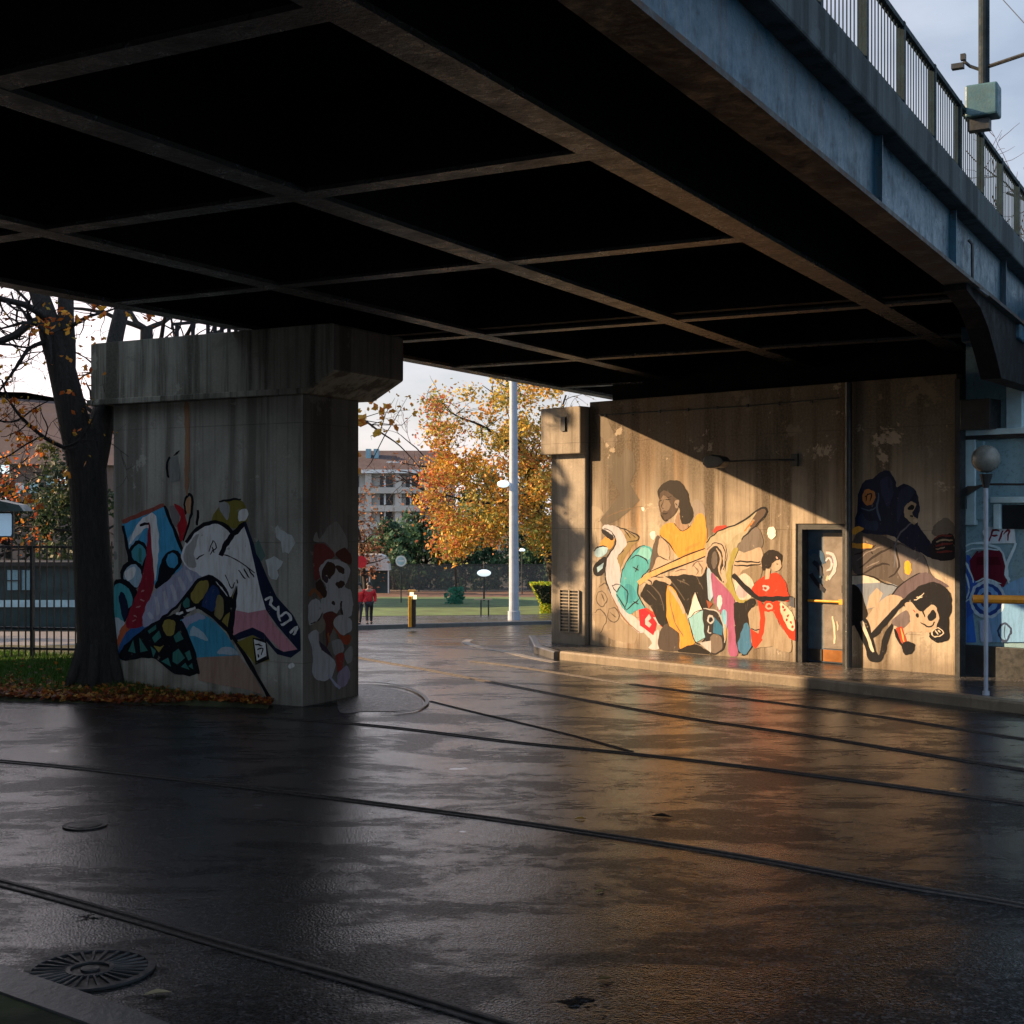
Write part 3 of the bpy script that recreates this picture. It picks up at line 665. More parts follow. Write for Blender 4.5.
a_(op('s',WG,[(48,490),(72,450),(110,460),(126,520),(92,580),(52,590)])); a_(op('k',(.24,.08,.03),[(50,432),(80,400),(125,442)],20))
a_(op('k',BK,[(60,590),(95,578),(126,535)],8))
a_(op('s',(.10,.015,.02),[(135,532),(212,532),(200,590),(172,650),(150,725),(145,640)])); a_(op('s',(.20,.19,.16),[(70,600),(130,560),(140,620),(90,650)]))
a_(op('s',WG,[(190,592),(215,542),(285,560),(292,622),(240,652)])); a_(op('s',(.30,.05,.02),[(188,605),(240,655),(288,655),(278,705),(236,692)]))
a_(op('s',WG,[(48,652),(100,630),(112,720),(182,785),(200,830),(170,900),(100,912),(70,860),(72,760)])); a_(op('p',NV,[(108,690),(150,720),(187,782),(120,740)]))
a_(op('s',(.28,.3,.31),[(180,692),(230,682),(250,742),(200,770)])); a_(op('s',(.26,.03,.03),[(203,770),(246,760),(240,840),(214,865)]))
a_(op('s',(.28,.26,.38),[(222,862),(270,830),(282,900),(240,952),(210,922)])); a_(op('s',(.26,.28,.28),[(250,762),(290,718),(300,780),(270,815)]))
a_(op('k',LI,[(158,880),(200,930),(230,957)],14)); a_(op('k',(.3,.1,.03),[(160,640),(165,700)],10))
L=[(*o[:4],tuple(x*.62 for x in o[4]),*o[5:]) for o in L]  # figure's colours dimmed, putting this side's shade into the paint
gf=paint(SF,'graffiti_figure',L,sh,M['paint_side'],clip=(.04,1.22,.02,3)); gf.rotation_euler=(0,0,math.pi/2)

# ------------------------------------------------------------------ right abutment wall with the murals
P=WF.P
wall=empty('mural_wall',(W1.x,W1.y,.14),wang,'long concrete wall under the bridge painted with the seated guitarist mural','wall')
top=EYE+2.13-.14; ztop=top
u0=P(589.5,600)[0]; ud0,ud1=P(796,600)[0],P(845,600)[0]; uj=P(848.5,600)[0]; u1=P(957,600)[0]
zd=P(820,524)[1]
b=MB(); b.prism([(u0,-.15),(ud0,-.15),(ud0,zd),(ud1,zd),(ud1,-.15),(uj-.02,-.15),(uj-.02,ztop),(u0,ztop)],0,.28); wp=b.build('wall_panel',M['wall'],wall,bevel=.012)
b=MB(); b.box(uj+.02,u1,0,.18,-.15,ztop); wp2=b.build('wall_panel',M['wall'],wall,bevel=.012)
b=MB(); b.box(uj-.02,uj+.02,.08,.28,-.15,ztop); b.box(u0-.03,u0,.12,.28,-.15,ztop); b.build('joint',M['dark_steel'],wall)
# abutment back wall closing the space above, behind
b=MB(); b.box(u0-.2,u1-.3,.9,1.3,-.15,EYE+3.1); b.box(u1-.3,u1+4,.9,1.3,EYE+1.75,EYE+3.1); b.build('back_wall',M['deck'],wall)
# end pilaster with its cap and vent
e0=P(551,600,-.08)[0]; e1=u0-.03
b=MB(); b.box(e0,e1,-.08,.9,-.35,EYE+1.25-.14); ep=b.build('end_pilaster',M['wall_end'],wall,bevel=.02)
c0_=P(540.5,430,-.22)[0]; zc0=P(565,454,-.22)[1]; zc1=P(565,407,-.22)[1]
b=MB(); b.box(c0_,e1,-.22,1.0,zc0,zc1); b.build('pilaster_cap',M['wall_end'],ep,bevel=.02)
b=MB(); x=P(563,420,-.24)[0]; b.box(x-.05,x+.05,-.25,-.222,P(563,431,-.24)[1],P(563,417,-.24)[1]); b.build('cap_plate',M['dark_steel'],ep)
va,vb=P(560,600,-.1)[0],P(579,600,-.1)[0]; vz0,vz1=P(570,632,-.1)[1],P(570,590,-.1)[1]
vt=MB(); vt.box(va,vb,-.09,-.083,vz0,vz1); vo=vt.build('vent_opening',M['groove'],ep)
b=MB()
for k in range(3): x=va+(vb-va)*(k/2); b.box(x-.012,x+.012,-.118,-.091,vz0,vz1)
nb=13
for k in range(nb+1):
    z=vz0+(vz1-vz0)*k/nb; b.box(va+.013,va+(vb-va)/2-.013,-.112,-.092,z-.009,z+.009); b.box(va+(vb-va)/2+.013,vb-.013,-.112,-.092,z-.009,z+.009)
b.build('vent_bars',M['wall_end'],vo)
# door
dr=MB(); dr.prism([(ud0+.002,-.0),(ud0+.10,0),(ud0+.10,zd-.09),(ud1-.06,zd-.09),(ud1-.06,0),(ud1-.002,0),(ud1-.002,zd-.002),(ud0+.002,zd-.002)],.02,.3)
dr_o=dr.build('door_frame',M['dark_steel'],wall,bevel=.005)
dx0,dx1=ud0+.10,ud1-.06; dm=P(823.5,600,.2)[0]
zk0=P(823,648,.2)[1]; zbar=P(823,601,.2)[1]
door=MB(); door.box(dx0,dx1,.20,.26,.01,zd-.09); do=door.build('door',M['doorblue'],wall,bevel=.004)
b=MB(); b.box(dm,dx1-.05,.185,.199,zk0,zd-.14); b.build('tan_panel',M['doortan'],do)
b=MB(); b.box(dm,dx1-.05,.185,.199,.03,zk0-.02); b.build('kick_plate',M['rust'],do)
b=MB(); b.box(dx0+.02,dm-.02,.185,.199,.03,zk0-.02); b.build('kick_plate',M['dark_steel'],do)
b=MB(); b.tube([(dx0+.03,.15,zbar),(dx1-.04,.15,zbar)],.02,8); b.box(dx1-.12,dx1-.02,.12,.2,zbar-.04,zbar+.04); b.box(dx0+.03,dx0+.07,.15,.2,zbar-.02,zbar+.02); b.build('push_bar',M['yellow'],do)
for z in (.35,zd*.5,zd-.35):
    b=MB(); b.tube([(dx0+.012,.175,z-.05),(dx0+.012,.175,z+.05)],.014,8); b.build('hinge',M['dark_steel'],do)
b=MB(); b.box(dx1-.10,dx1-.045,.17,.184,zbar+.14,zbar+.26); b.tube([(dx1-.072,.172,zbar+.2),(dx1-.072,.15,zbar+.2)],.014,10); b.build('lock',M['rail'],do)
b=MB(); b.tube([(u0+.25,-.02,ztop-.25),(ud0-1.0,-.02,ztop-.27),(uj-.15,-.02,ztop-.24)],.012,6)
for q_ in range(9): x_=u0+.4+q_*.6; b.box(x_-.015,x_+.015,-.035,-.002,ztop-.285,ztop-.235)
b.build('conduit',M['dark_steel'],wall)
O=(780,500,5.689); L=[]; a_=L.append
DF=Frame(WF.m@Vector((0,.185,0)),wang)
for p,c,w in (([(165,310),(200,290),(235,310),(250,360)],(.03,.09,.18),26),([(190,350),(220,380),(240,430)],(.01,.02,.05),24),([(175,420),(210,470),(255,520)],(.01,.015,.03),26),([(200,430),(230,440)],(.05,.12,.2),14),([(260,300),(300,310),(315,370),(300,420),(275,450)],(.55,.52,.55),20),([(262,350),(280,330),(298,360),(285,395),(265,400)],(.6,.55,.6),12),([(262,460),(275,430)],(.6,.5,.35),12),([(300,660),(310,740),(312,820)],(.62,.56,.44),12),([(325,690),(330,740)],(.6,.52,.4),8),([(290,320),(305,360)],(.25,.2,.3),8)): a_(op('k',c,p,w))
dg=paint(DF,'door_graffiti',L,do,M['flat']); dg.location=(0,.183,0)
# pipe and corner post
b=MB(); b.cyl((P(848.5,600,-.08)[0],-.08),.055,.0,ztop-.02,12); b.build('downpipe',M['dark_steel'],wall)
b=MB(); x=P(959,600,-.1)[0]; b.box(x-.045,x+.03,-.14,.05,-.02,EYE+1.9); b.build('corner_post',M['dark_steel'],wall)
# wall lamp
lx0,lz0=P(794,460,-.05); hx,hz=P(716,462,-.42)
wl=empty('wall_lamp',tuple(WF.m@Vector((lx0,0,lz0))),wang,'black lamp head on a long thin arm high on the mural wall','lamp')
b=MB(); b.box(-.06,.06,-.05,-.004,-.1,.1); b.build('wall_plate',M['dark_steel'],wl)
b=MB(); b.tube([(0,-.05,0),(-.15,-.25,.0),(hx-lx0,-.42,hz-lz0)],.017,8); b.build('arm',M['dark_steel'],wl)
b=MB(); b.prism([(-.20,-.03),(-.17,.08),(.0,.115),(.16,.08),(.24,0),(.12,-.09),(-.12,-.10)],-.11,.11); h=b.build('lamp_head',M['dark_steel'],wl,bevel=.02); h.location=(hx-lx0,-.42,hz-lz0)

CR=(.46,.36,.27); WH=(.46,.46,.47); SK=(.34,.23,.16); DK=(.016,.013,.012); YE=(.64,.30,.05); BN=(.22,.15,.08)
L=[]; a_=L.append
A=(585,500,6.4); B=(640,470,5.392); Dd=(680,480,5.392)
# pale and dark patches of plaster
a_(op('s',(.30,.26,.20,.5),[(30,60),(70,40),(120,90),(60,150),(80,300),(60,480),(40,420),(28,200)],8,A))
a_(op('p',(.05,.042,.034,.75),[(607,462),(612,452),(620,458),(626,448),(634,452),(636,470),(630,484),(640,500),(628,512),(618,520),(604,526),(600,520),(612,505),(620,494),(612,480)],8,(0,0,1)))
a_(op('p',(.07,.055,.045,.7),[(595,415),(606,412),(610,425),(618,440),(612,448),(600,436)],8,(0,0,1)))
a_(op('s',(.26,.20,.14,.7),[(50,700),(80,560),(150,520),(200,700),(250,780),(330,840),(300,920),(100,860),(60,780)],8,A))
for p in ([(80,590),(120,588),(142,640),(110,682),(74,650),(80,592)],[(150,700),(190,690),(222,740),(190,782),(150,760),(150,705)],[(60,720),(100,700),(140,760),(100,850)],[(90,560),(130,530),(150,580)],[(105,600),(125,650)],[(160,720),(200,750)]): a_(op('k',(.09,.07,.055),p,7,A))
a_(op('k',(.16,.11,.07),[(85,140),(180,90),(280,55),(370,40)],6,A)); a_(op('e',(.8,.78,.74),ell(370,55,11,13),8,A)); a_(op('e',(.8,.78,.74),ell(435,225,18,28),8,A))  # opening stroke is a thin curved shadow painted onto the wall
a_(op('s',(.25,.19,.09),[(255,215),(330,230),(342,258),(300,300),(240,400),(222,470),(203,370),(250,320)],8,A))
a_(op('k',BK,[(140,160),(230,180),(330,220),(342,255),(268,268)],8,A)); a_(op('k',BK,[(250,190),(290,245)],6,A)); a_(op('k',BK,[(275,198),(325,240)],6,A)); a_(op('k',DK,[(250,320),(205,370),(222,470)],6,A))
a_(op('s',(.55,.28,.07),[(92,290),(140,228),(188,240),(182,290),(150,315)],8,A)); a_(op('s',LB,[(62,335),(95,300),(148,308),(128,350),(80,368)],8,A))
a_(op('k',BK,[(60,325),(90,297),(142,300)],9,A)); a_(op('s',BK,[(52,432),(90,385),(135,365),(128,460),(70,488)],8,A)); a_(op('p',LB,[(75,428),(118,400),(115,440),(80,462)],8,A))
a_(op('s',BK,[(105,190),(135,190),(180,220),(175,262),(122,218)],8,A))
a_(op('s',(.46,.46,.52),[(108,175),(150,158),(215,180),(260,240),(264,290),(217,350),(207,385),(226,440),(230,520),(242,620),(268,705),(305,745),(385,800),(405,822),(372,852),(320,832),(238,740),(178,640),(134,520),(128,430),(150,350),(192,290),(187,240),(150,208)],8,A))
a_(op('k',BK,[(118,183),(170,203),(197,260),(187,300),(146,360),(130,430),(134,510),(165,600),(210,690)],9,A)); a_(op('k',(.25,.14,.08),[(165,600),(220,712),(290,800),(352,847)],9,A))
a_(op('s',(.50,.50,.52),[(262,730),(312,740),(372,810),(430,850),(470,830),(482,900),(472,955),(410,950),(428,905),(380,852),(300,800)],8,A))
a_(op('s',TQ,[(345,308),(375,290),(420,303),(434,350),(412,440),(370,490),(345,540),(338,580),(360,650),(388,697),(330,707),(285,732),(250,702),(213,640),(198,600),(224,540),(234,470),(268,390),(308,335)],8,A))
a_(op('s',(.20,.52,.55),[(330,350),(360,312),(400,305),(425,340),(405,385),(350,350)],8,A)); a_(op('s',(.04,.28,.36),[(250,560),(290,540),(330,600),(300,660),(260,640)],8,A))
for p in ([(228,525),(240,450),(290,360),(340,305),(382,292)],[(412,440),(360,500),(338,560),(346,620),(388,697)],[(288,378),(340,355),(387,380),(405,412)],[(308,425),(347,452)],[(340,418),(325,458)],[(175,545),(225,543),(275,600),(255,702)],[(175,545),(205,587),(226,550)],[(265,707),(350,630)],[(310,650),(347,665)],[(200,600),(262,700)]): a_(op('k',BK,p,7,A))
a_(op('p',(.50,.015,.03),[(345,700),(388,695),(440,720),(467,760),(452,830),(436,868),(380,822),(350,802)],8,A)); a_(op('k',(.6,.05,.03),[(388,695),(450,735),(478,795),(505,812)],16,A))
a_(op('p',WH,[(385,762),(412,728),(424,755),(405,778),(428,798),(412,818),(388,792)],8,A)); a_(op('p',WH,[(440,748),(456,750),(492,802),(468,802)],8,A))
# seated player
a_(op('s',(.22,.19,.18,.7),[(262,210),(300,160),(340,180),(352,240),(330,300),(280,330)],8,B))
a_(op('s',(.10,.08,.07),[(84,370),(108,362),(106,450),(82,500),(50,560),(60,470)],8,B))
a_(op('s',DK,[(5,665),(60,590),(150,572),(260,540),(352,500),(366,600),(370,740),(335,760),(300,660),(280,700),(265,792),(212,700),(160,640),(145,700),(152,820),(112,842),(60,740),(20,700)],8,B))
for p in ([(60,620),(110,680),(130,760)],[(40,650),(90,700)],[(170,600),(240,700)],[(300,560),(340,640)],[(200,590),(270,620)]): a_(op('k',(.10,.08,.065),p,6,B))
a_(op('s',(.07,.055,.05),[(104,885),(140,830),(190,845),(216,900),(216,972),(108,968)],8,B))
a_(op('s',YE,[(145,638),(182,640),(232,740),(262,830),(297,930),(218,964),(212,880),(150,822)],8,B)); a_(op('k',CR,[(155,632),(208,700),(240,775)],16,B)); a_(op('k',BN,[(160,700),(190,820),(235,900)],6,B))
a_(op('s',YE,[(106,352),(115,310),(150,285),(185,290),(230,328),(275,300),(310,238),(345,248),(359,320),(356,420),(290,452),(215,477),(170,420),(140,372)],8,B))
a_(op('s',(.55,.25,.05),[(240,440),(262,412),(322,388),(318,402),(275,425)],8,B)); a_(op('s',(.62,.32,.06),[(150,330),(200,350),(215,340),(190,368)],8,B)); a_(op('k',(.4,.2,.05),[(215,475),(260,452),(356,425)],8,B))
a_(op('k',DK,[(106,352),(160,400),(192,452)],5,B)); a_(op('k',DK,[(185,290),(232,328),(277,298)],5,B))
a_(op('s',SK,[(190,285),(207,230),(228,268),(264,298),(232,327)],8,B)); a_(op('s',CR,[(108,368),(150,398),(160,450),(150,492),(100,462)],8,B)); a_(op('s',CR,[(98,470),(150,478),(192,520),(60,572),(70,530)],8,B))
a_(op('k',DK,[(100,462),(152,490)],5,B)); a_(op('s',CR,[(160,562),(230,520),(350,478),(353,530),(330,572),(250,562),(180,572)],8,B))
for p in ([(288,512),(312,540),(305,562)],[(315,500),(337,530),(330,562)],[(283,522),(300,500),(342,488)],[(190,545),(250,535)]): a_(op('k',(.18,.12,.10),p,7,B))
a_(op('s',CR,[(-5,606),(40,560),(100,558),(165,590),(160,617),(90,592),(60,620),(20,602)],8,B)); a_(op('k',DK,[(40,590),(62,600),(58,622)],7,B)); a_(op('k',DK,[(75,575),(130,580)],5,B))
a_(op('p',(.60,.36,.15),[(45,553),(362,418),(362,462),(60,582),(-2,622),(-12,600)],8,B)); a_(op('k',BK,[(45,552),(200,485),(362,418)],7,B)); a_(op('k',BK,[(60,580),(200,526),(362,460)],7,B))
a_(op('s',(.022,.018,.016),[(96,115),(130,70),(180,54),(227,70),(257,120),(272,180),(292,240),(270,282),(230,292),(215,240),(205,200),(120,182)],8,B))
a_(op('s',(.085,.06,.048),[(105,150),(120,115),(150,115),(187,150),(202,165),(206,200),(187,240),(160,262),(135,272),(112,240),(102,195)],8,B))
a_(op('s',(.20,.15,.115),[(110,165),(128,140),(150,150),(165,190),(150,222),(132,215),(116,225)],8,B)); a_(op('s',(.28,.22,.18),[(190,168),(210,165),(207,204),(192,202)],8,B))
for p,w in (([(138,162),(168,156)],6),([(106,166),(119,161)],5),([(130,158),(117,198),(132,206)],4),([(122,236),(152,232)],8),([(114,242),(133,272),(152,268)],9),([(140,148),(170,142)],4),([(195,178),(202,195)],4)): a_(op('k',(.02,.015,.012),p,w,B))
# horn-like shapes
a_(op('s',(.5,.05,.03),[(395,330),(415,305),(460,298),(470,315),(420,340)],8,B))
a_(op('s',(.17,.145,.13),[(525,420),(560,360),(610,300),(655,340),(656,420),(570,442)],8,B))
a_(op('s',CR,[(503,532),(513,480),(560,450),(656,420),(652,540),(602,592),(520,572)],8,B)); a_(op('s',(.24,.19,.13),[(540,560),(600,520),(655,520),(650,580),(600,610)],8,B))
a_(op('s',(.40,.36,.25),[(355,445),(358,385),(400,342),(470,310),(560,272),(620,230),(660,208),(684,225),(660,270),(600,312),(550,372),(520,422),(506,480),(492,560),(512,650),(560,692),(602,692),(560,717),(510,702),(468,640),(448,600),(470,500),(467,420),(430,390),(385,395)],8,B))
a_(op('s',(.33,.29,.08),[(500,430),(530,425),(508,490),(494,560),(512,650),(555,690),(600,695),(560,716),(510,700),(470,640),(462,590),(480,500)],8,B))
a_(op('s',(.10,.07,.055),[(595,292),(640,213),(665,206),(684,225),(660,270),(612,312)],8,B)); a_(op('s',(.5,.42,.30),[(440,350),(520,310),(600,265),(560,330),(520,350),(470,400)],8,B)); a_(op('k',(.5,.2,.05),[(560,330),(600,290),(615,265)],9,B))
a_(op('k',BK,[(358,392),(420,332),(540,285),(640,213),(672,206),(682,235),(622,302),(548,375)],10,B))
a_(op('s',CR,[(354,500),(362,420),(410,380),(458,405),(468,470),(457,530),(468,600),(455,618),(405,580),(372,545)],8,B)); a_(op('k',BK,[(362,430),(405,392),(448,410),(462,470),(450,540)],5,B))
a_(op('s',(.03,.025,.025),[(360,500),(370,440),(410,408),(440,440),(450,500),(438,560),(455,607),(410,572),(376,540)],8,B)); a_(op('k',CR,[(412,425),(437,470),(428,540),(450,600)],10,B)); a_(op('s',(.12,.10,.09),[(385,480),(400,440),(418,460),(412,520),(395,530)],8,B))
for p in ([(513,492),(580,495),(652,496)],[(508,512),(580,517),(652,506)]): a_(op('k',DK,p,9,B))
a_(op('s',(.62,.53,.47),[(510,602),(560,558),(612,600),(602,680),(550,702),(520,660)],8,B)); a_(op('s',(.45,.38,.42),[(520,640),(550,620),(580,660),(560,690),(530,680)],8,B))
a_(op('s',(.35,.50,.66),[(362,540),(382,545),(397,600),(392,692),(370,690)],8,B))
a_(op('s',(.34,.10,.21),[(385,560),(420,588),(470,640),(512,710),(516,800),(516,900),(527,1000),(480,992),(474,850),(440,780),(400,700)],8,B))
a_(op('s',(.20,.48,.68),[(438,770),(466,758),(468,840),(460,905),(440,860)],8,B)); a_(op('s',(.42,.60,.66),[(416,690),(440,678),(442,730),(425,752)],8,B))
a_(op('k',(.5,.3,.1),[(462,830),(462,900),(445,960)],10,B))
a_(op('p',(.70,.68,.64),[(298,655),(337,750),(260,802)],8,B)); a_(op('p',(.25,.50,.58),[(262,800),(340,753),(356,900),(300,932)],8,B))
for p in ([(260,802),(340,755),(356,900),(300,932),(262,802)],[(298,655),(337,750)]): a_(op('k',BK,p,6,B))
a_(op('s',(.025,.022,.025),[(342,755),(400,758),(452,830),(455,960),(380,992),(352,900)],8,B)); a_(op('p',(.03,.16,.30),[(400,790),(448,850),(442,892),(395,880)],8,B)); a_(op('s',(.16,.13,.11),[(380,900),(430,890),(445,960),(390,985)],8,B))
a_(op('e',WH,ell(382,805,18,26),8,B)); a_(op('e',BK,ell(382,807,10,15),8,B)); a_(op('k',WH,[(372,840),(368,870),(385,880)],7,B))
a_(op('k',WH,[(345,748),(415,762),(450,830),(458,930)],8,B)); a_(op('p',(.30,.08,.04),[(358,700),(392,722),(370,748)],8,B)); a_(op('p',WH,[(320,930),(382,918),(383,987),(352,962)],8,B))
a_(op('s',DK,[(215,967),(290,940),(350,965),(380,1000),(220,988)],8,B))
a_(op('s',(.015,.013,.014),[(508,722),(560,715),(602,690),(622,720),(590,780),(606,900),(602,960),(560,1002),(528,972),(514,850)],8,B)); a_(op('s',(.05,.17,.32),[(528,962),(545,880),(575,820),(602,880),(600,950),(565,996)],8,B))
# figure in the red robe
a_(op('e',(.85,.82,.76),ell(495,285,24,32),8,Dd))
RR=(.55,.04,.015)
a_(op('s',(.36,.29,.21),[(370,720),(410,680),(500,700),(540,780),(600,860),(590,930),(500,900),(400,900),(380,800)],8,Dd))
a_(op('s',RR,[(388,585),(430,535),(475,510),(520,500),(562,540),(582,600),(588,655),(520,642),(420,642)],8,Dd)); a_(op('k',RR,[(425,640),(446,720),(440,820),(412,890)],27,Dd))
a_(op('p',RR,[(383,800),(430,830),(447,862),(410,907),(388,890)],8,Dd)); a_(op('k',BK,[(385,800),(412,812),(430,800)],6,Dd))
a_(op('s',RR,[(515,650),(572,690),(622,760),(622,858),(590,852),(540,770),(498,700)],8,Dd)); a_(op('s',(.66,.55,.42),[(540,662),(575,680),(615,740),(617,805),(590,805),(552,735)],8,Dd))
for x,y in ((565,700),(585,730),(600,765),(575,755),(606,790),(555,685)): a_(op('e',(.3,.04,.03) if x%2 else RR,ell(x,y,6,8),8,Dd))
a_(op('s',(.018,.013,.012),[(443,482),(445,412),(480,380),(520,380),(549,410),(545,452),(505,450),(472,480)],8,Dd)); a_(op('s',CR,[(498,452),(540,428),(546,470),(520,494),(500,482)],8,Dd))
a_(op('k',(.02,.015,.015),[(520,455),(532,452)],5,Dd)); a_(op('p',CR,[(464,480),(492,480),(485,535),(460,535)],8,Dd)); a_(op('k',(.55,.35,.3),[(522,410),(528,425)],8,Dd))
a_(op('k',BK,[(285,510),(345,570),(420,636),(500,640),(612,636)],28,B if False else Dd))
a_(op('e',WH,ell(462,582,20,17),8,Dd)); a_(op('e',RR,ell(432,585,18,22),8,Dd)); a_(op('e',(.3,.03,.02),ell(462,582,8,8),8,Dd))
a_(op('e',RR,ell(482,682,34,30),8,Dd)); a_(op('e',CR,ell(482,682,22,18),8,Dd)); a_(op('e',RR,ell(482,682,12,9),8,Dd)); a_(op('p',(.10,.11,.14),[(590,632),(618,632),(618,690),(592,680)],8,Dd))
paint(WF,'guitarist_mural',L,wp,M['paint_wall'],clip=(u0+.03,ud0-.01,.01,ztop-.05),step=.00004)
# right panel
O=(840,450,4.098); L=[]; a_=L.append
HN=(.012,.018,.045)
a_(op('s',(.10,.09,.085,.8),[(375,340),(395,300),(430,278),(466,300),(468,350),(420,360)]))
a_(op('s',(.10,.085,.08),[(46,410),(68,342),(120,330),(220,370),(290,400),(350,440),(370,500),(402,545),(330,562),(240,562),(180,532),(60,502)]))
a_(op('s',(.20,.175,.17),[(228,395),(290,405),(345,440),(360,520),(300,550),(245,520)]))
for p in ([(80,485),(150,430),(212,400)],[(222,380),(242,480),(200,525)],[(135,425),(100,375)],[(90,510),(160,470),(205,470)],[(60,430),(110,410),(150,390)]): a_(op('k',(.03,.024,.025),p,8))
a_(op('k',(.22,.19,.18),[(70,455),(120,415),(180,395)],5)); a_(op('k',(.22,.19,.18),[(110,480),(160,455)],5))
a_(op('s',HN,[(70,250),(78,170),(105,125),(140,115),(165,90),(205,88),(228,130),(232,150),(262,140),(305,158),(325,215),(325,260),(318,300),(340,335),(372,385),(384,442),(330,422),(250,380),(210,350),(110,342),(62,320)]))
a_(op('s',(.02,.03,.075),[(165,130),(200,110),(220,160),(200,230),(180,210)])); a_(op('s',(.02,.03,.07),[(240,180),(280,150),(305,175),(262,240),(235,300)])); a_(op('s',(.022,.034,.08),[(85,255),(110,290),(150,290),(150,330),(80,310)]))
a_(op('k',(.06,.10,.17),[(160,175),(152,240),(168,292)],8)); a_(op('k',(.06,.10,.17),[(88,240),(120,246),(148,238)],6)); a_(op('k',(.12,.13,.16),[(300,295),(235,360),(222,480)],7))
a_(op('s',(.34,.15,.05),[(92,200),(98,168),(120,162),(143,172),(142,208),(128,225),(102,222)])); a_(op('k',BK,[(104,190),(128,180),(125,210)],6)); a_(op('k',BK,[(108,208),(112,180)],5))
a_(op('s',(.36,.29,.2),[(262,255),(272,222),(295,213),(312,225),(298,262),(320,288),(305,303),(282,290),(266,275)])); a_(op('e',BK,ell(292,236,13,10))); a_(op('k',BK,[(285,270),(300,268)],7)); a_(op('e',(.5,.4,.3),ell(308,290,9,8)))
a_(op('s',(.015,.014,.02),[(366,432),(378,372),(430,345),(468,355),(468,444),(400,452)]))
for p in ([(388,362),(420,350),(462,352)],[(390,392),(462,382)],[(398,418),(462,414)]): a_(op('k',(.15,.03,.03),p,9))
a_(op('k',(.34,.28,.2),[(395,376),(430,368),(462,370)],8)); a_(op('k',(.3,.24,.18),[(392,405),(430,400)],6))
a_(op('s',(.75,.38,.06),[(46,332),(70,314),(97,322),(62,346)])); a_(op('s',(.70,.34,.06),[(42,384),(90,383),(132,388),(120,402),(45,402)])); a_(op('e',(.8,.42,.04),ell(278,482,15,28)))
a_(op('s',(.5,.42,.32),[(365,450),(400,500),(440,560),(400,540)])); 
a_(op('s',(.60,.54,.46),[(44,516),(120,518),(165,546),(60,562)])); a_(op('s',(.22,.26,.33),[(56,556),(180,545),(242,562),(190,602),(120,652),(80,622)])); a_(op('p',CR,[(150,563),(176,590),(152,642),(108,652),(120,600)])); a_(op('k',DK,[(45,515),(120,515),(180,545),(240,560)],6))
a_(op('s',(.015,.013,.014),[(44,560),(86,578),(112,690),(60,717),(44,702)]))
a_(op('s',(.13,.10,.12),[(235,568),(330,503),(385,520),(445,562),(350,562),(270,602),(205,645),(150,702)])); a_(op('k',BK,[(150,700),(235,565),(330,503)],6))
a_(op('s',CR,[(108,692),(190,600),(258,608),(240,652),(200,690),(150,742),(118,748)]))
a_(op('s',BK,[(120,762),(200,672),(265,605),(335,553),(400,543),(447,580),(460,640),(447,700),(448,770),(410,790),(368,772),(362,740),(300,702),(262,640),(205,700),(140,772)]))
a_(op('s',BK,[(58,702),(108,690),(132,760),(160,842),(178,762),(222,700),(194,800),(172,860),(123,864),(95,790)])); a_(op('k',(.66,.58,.48),[(88,700),(115,770),(137,828)],14))
a_(op('s',CR,[(266,640),(290,623),(332,662),(385,632),(405,680),(397,722),(372,747),(330,742),(298,717)])); a_(op('s',BK,[(360,682),(385,653),(394,685),(375,702)])); a_(op('e',BK,ell(317,678,7,9))); a_(op('k',BK,[(330,708),(365,724),(392,706)],6)); a_(op('k',BK,[(338,655),(350,682)],6)); a_(op('k',RD,[(300,655),(310,665)],4))
a_(op('s',CR,[(248,737),(300,702),(332,742),(282,747),(250,764)])); a_(op('s',(.17,.14,.15),[(212,702),(270,658),(288,700),(250,732)])); a_(op('p',(.42,.06,.03),[(228,730),(256,720),(276,790),(254,802)])); a_(op('k',(.7,.45,.15),[(250,730),(264,790)],6))
a_(op('s',BK,[(253,802),(280,783),(307,800),(300,828),(268,840)])); a_(op('k',BK,[(222,732),(238,770),(256,805)],10))
a_(op('e',(.6,.52,.42),ell(400,748,25,19))); a_(op('e',BK,ell(400,748,20,15))); a_(op('k',(.6,.52,.42),[(390,740),(402,756)],5)); a_(op('k',(.6,.52,.42),[(400,738),(412,750)],5)); a_(op('k',(.6,.52,.42),[(303,617),(325,605),(342,588)],6)); a_(op('k',(.6,.52,.42),[(315,602),(340,604)],5))
paint(WF,'hooded_figures_mural',L,wp2,M['paint_wall'],clip=(uj+.03,u1-.01,.01,3.5),step=.00004)

# ------------------------------------------------------------------ shop beyond the wall
SY=.20
def S(px,py,y0=SY): return P(px,py,y0)
shop=empty('shop_building',tuple(WF.m@Vector((u1+.03,SY,0))),wang,'blue-grey shop front with graffiti beyond the dark corner post','building')
ox=u1+.03
SFm=Frame(WF.m@Vector((ox,SY,0)),wang)
sp=lambda px,py,y=0: SFm.P(px,py,y)
z645=sp(990,646)[1]; xr=9.
def sbox(name,mat,px0,px1,py0,py1,y0,y1,par=shop,bev=.01,xx=None):
    x0,_=sp(px0,500,y0); x1=xx if xx is not None else sp(px1,500,y0)[0]; zz0=sp(px0,py1,y0)[1]; zz1=sp(px0,py0,y0)[1]
    b=MB(); b.box(x0,x1,y0,y1,zz0,zz1); return b.build(name,mat,par,bevel=bev)
b=MB(); b.box(.0,xr,0.02,3,z645,EYE+2.6); sw=b.build('wall',M['shop'],shop)
b=MB(); b.box(.0,xr,-.05,3,-.2,z645-.002); b.build('plinth',M['dark_steel'],shop,bevel=.01)
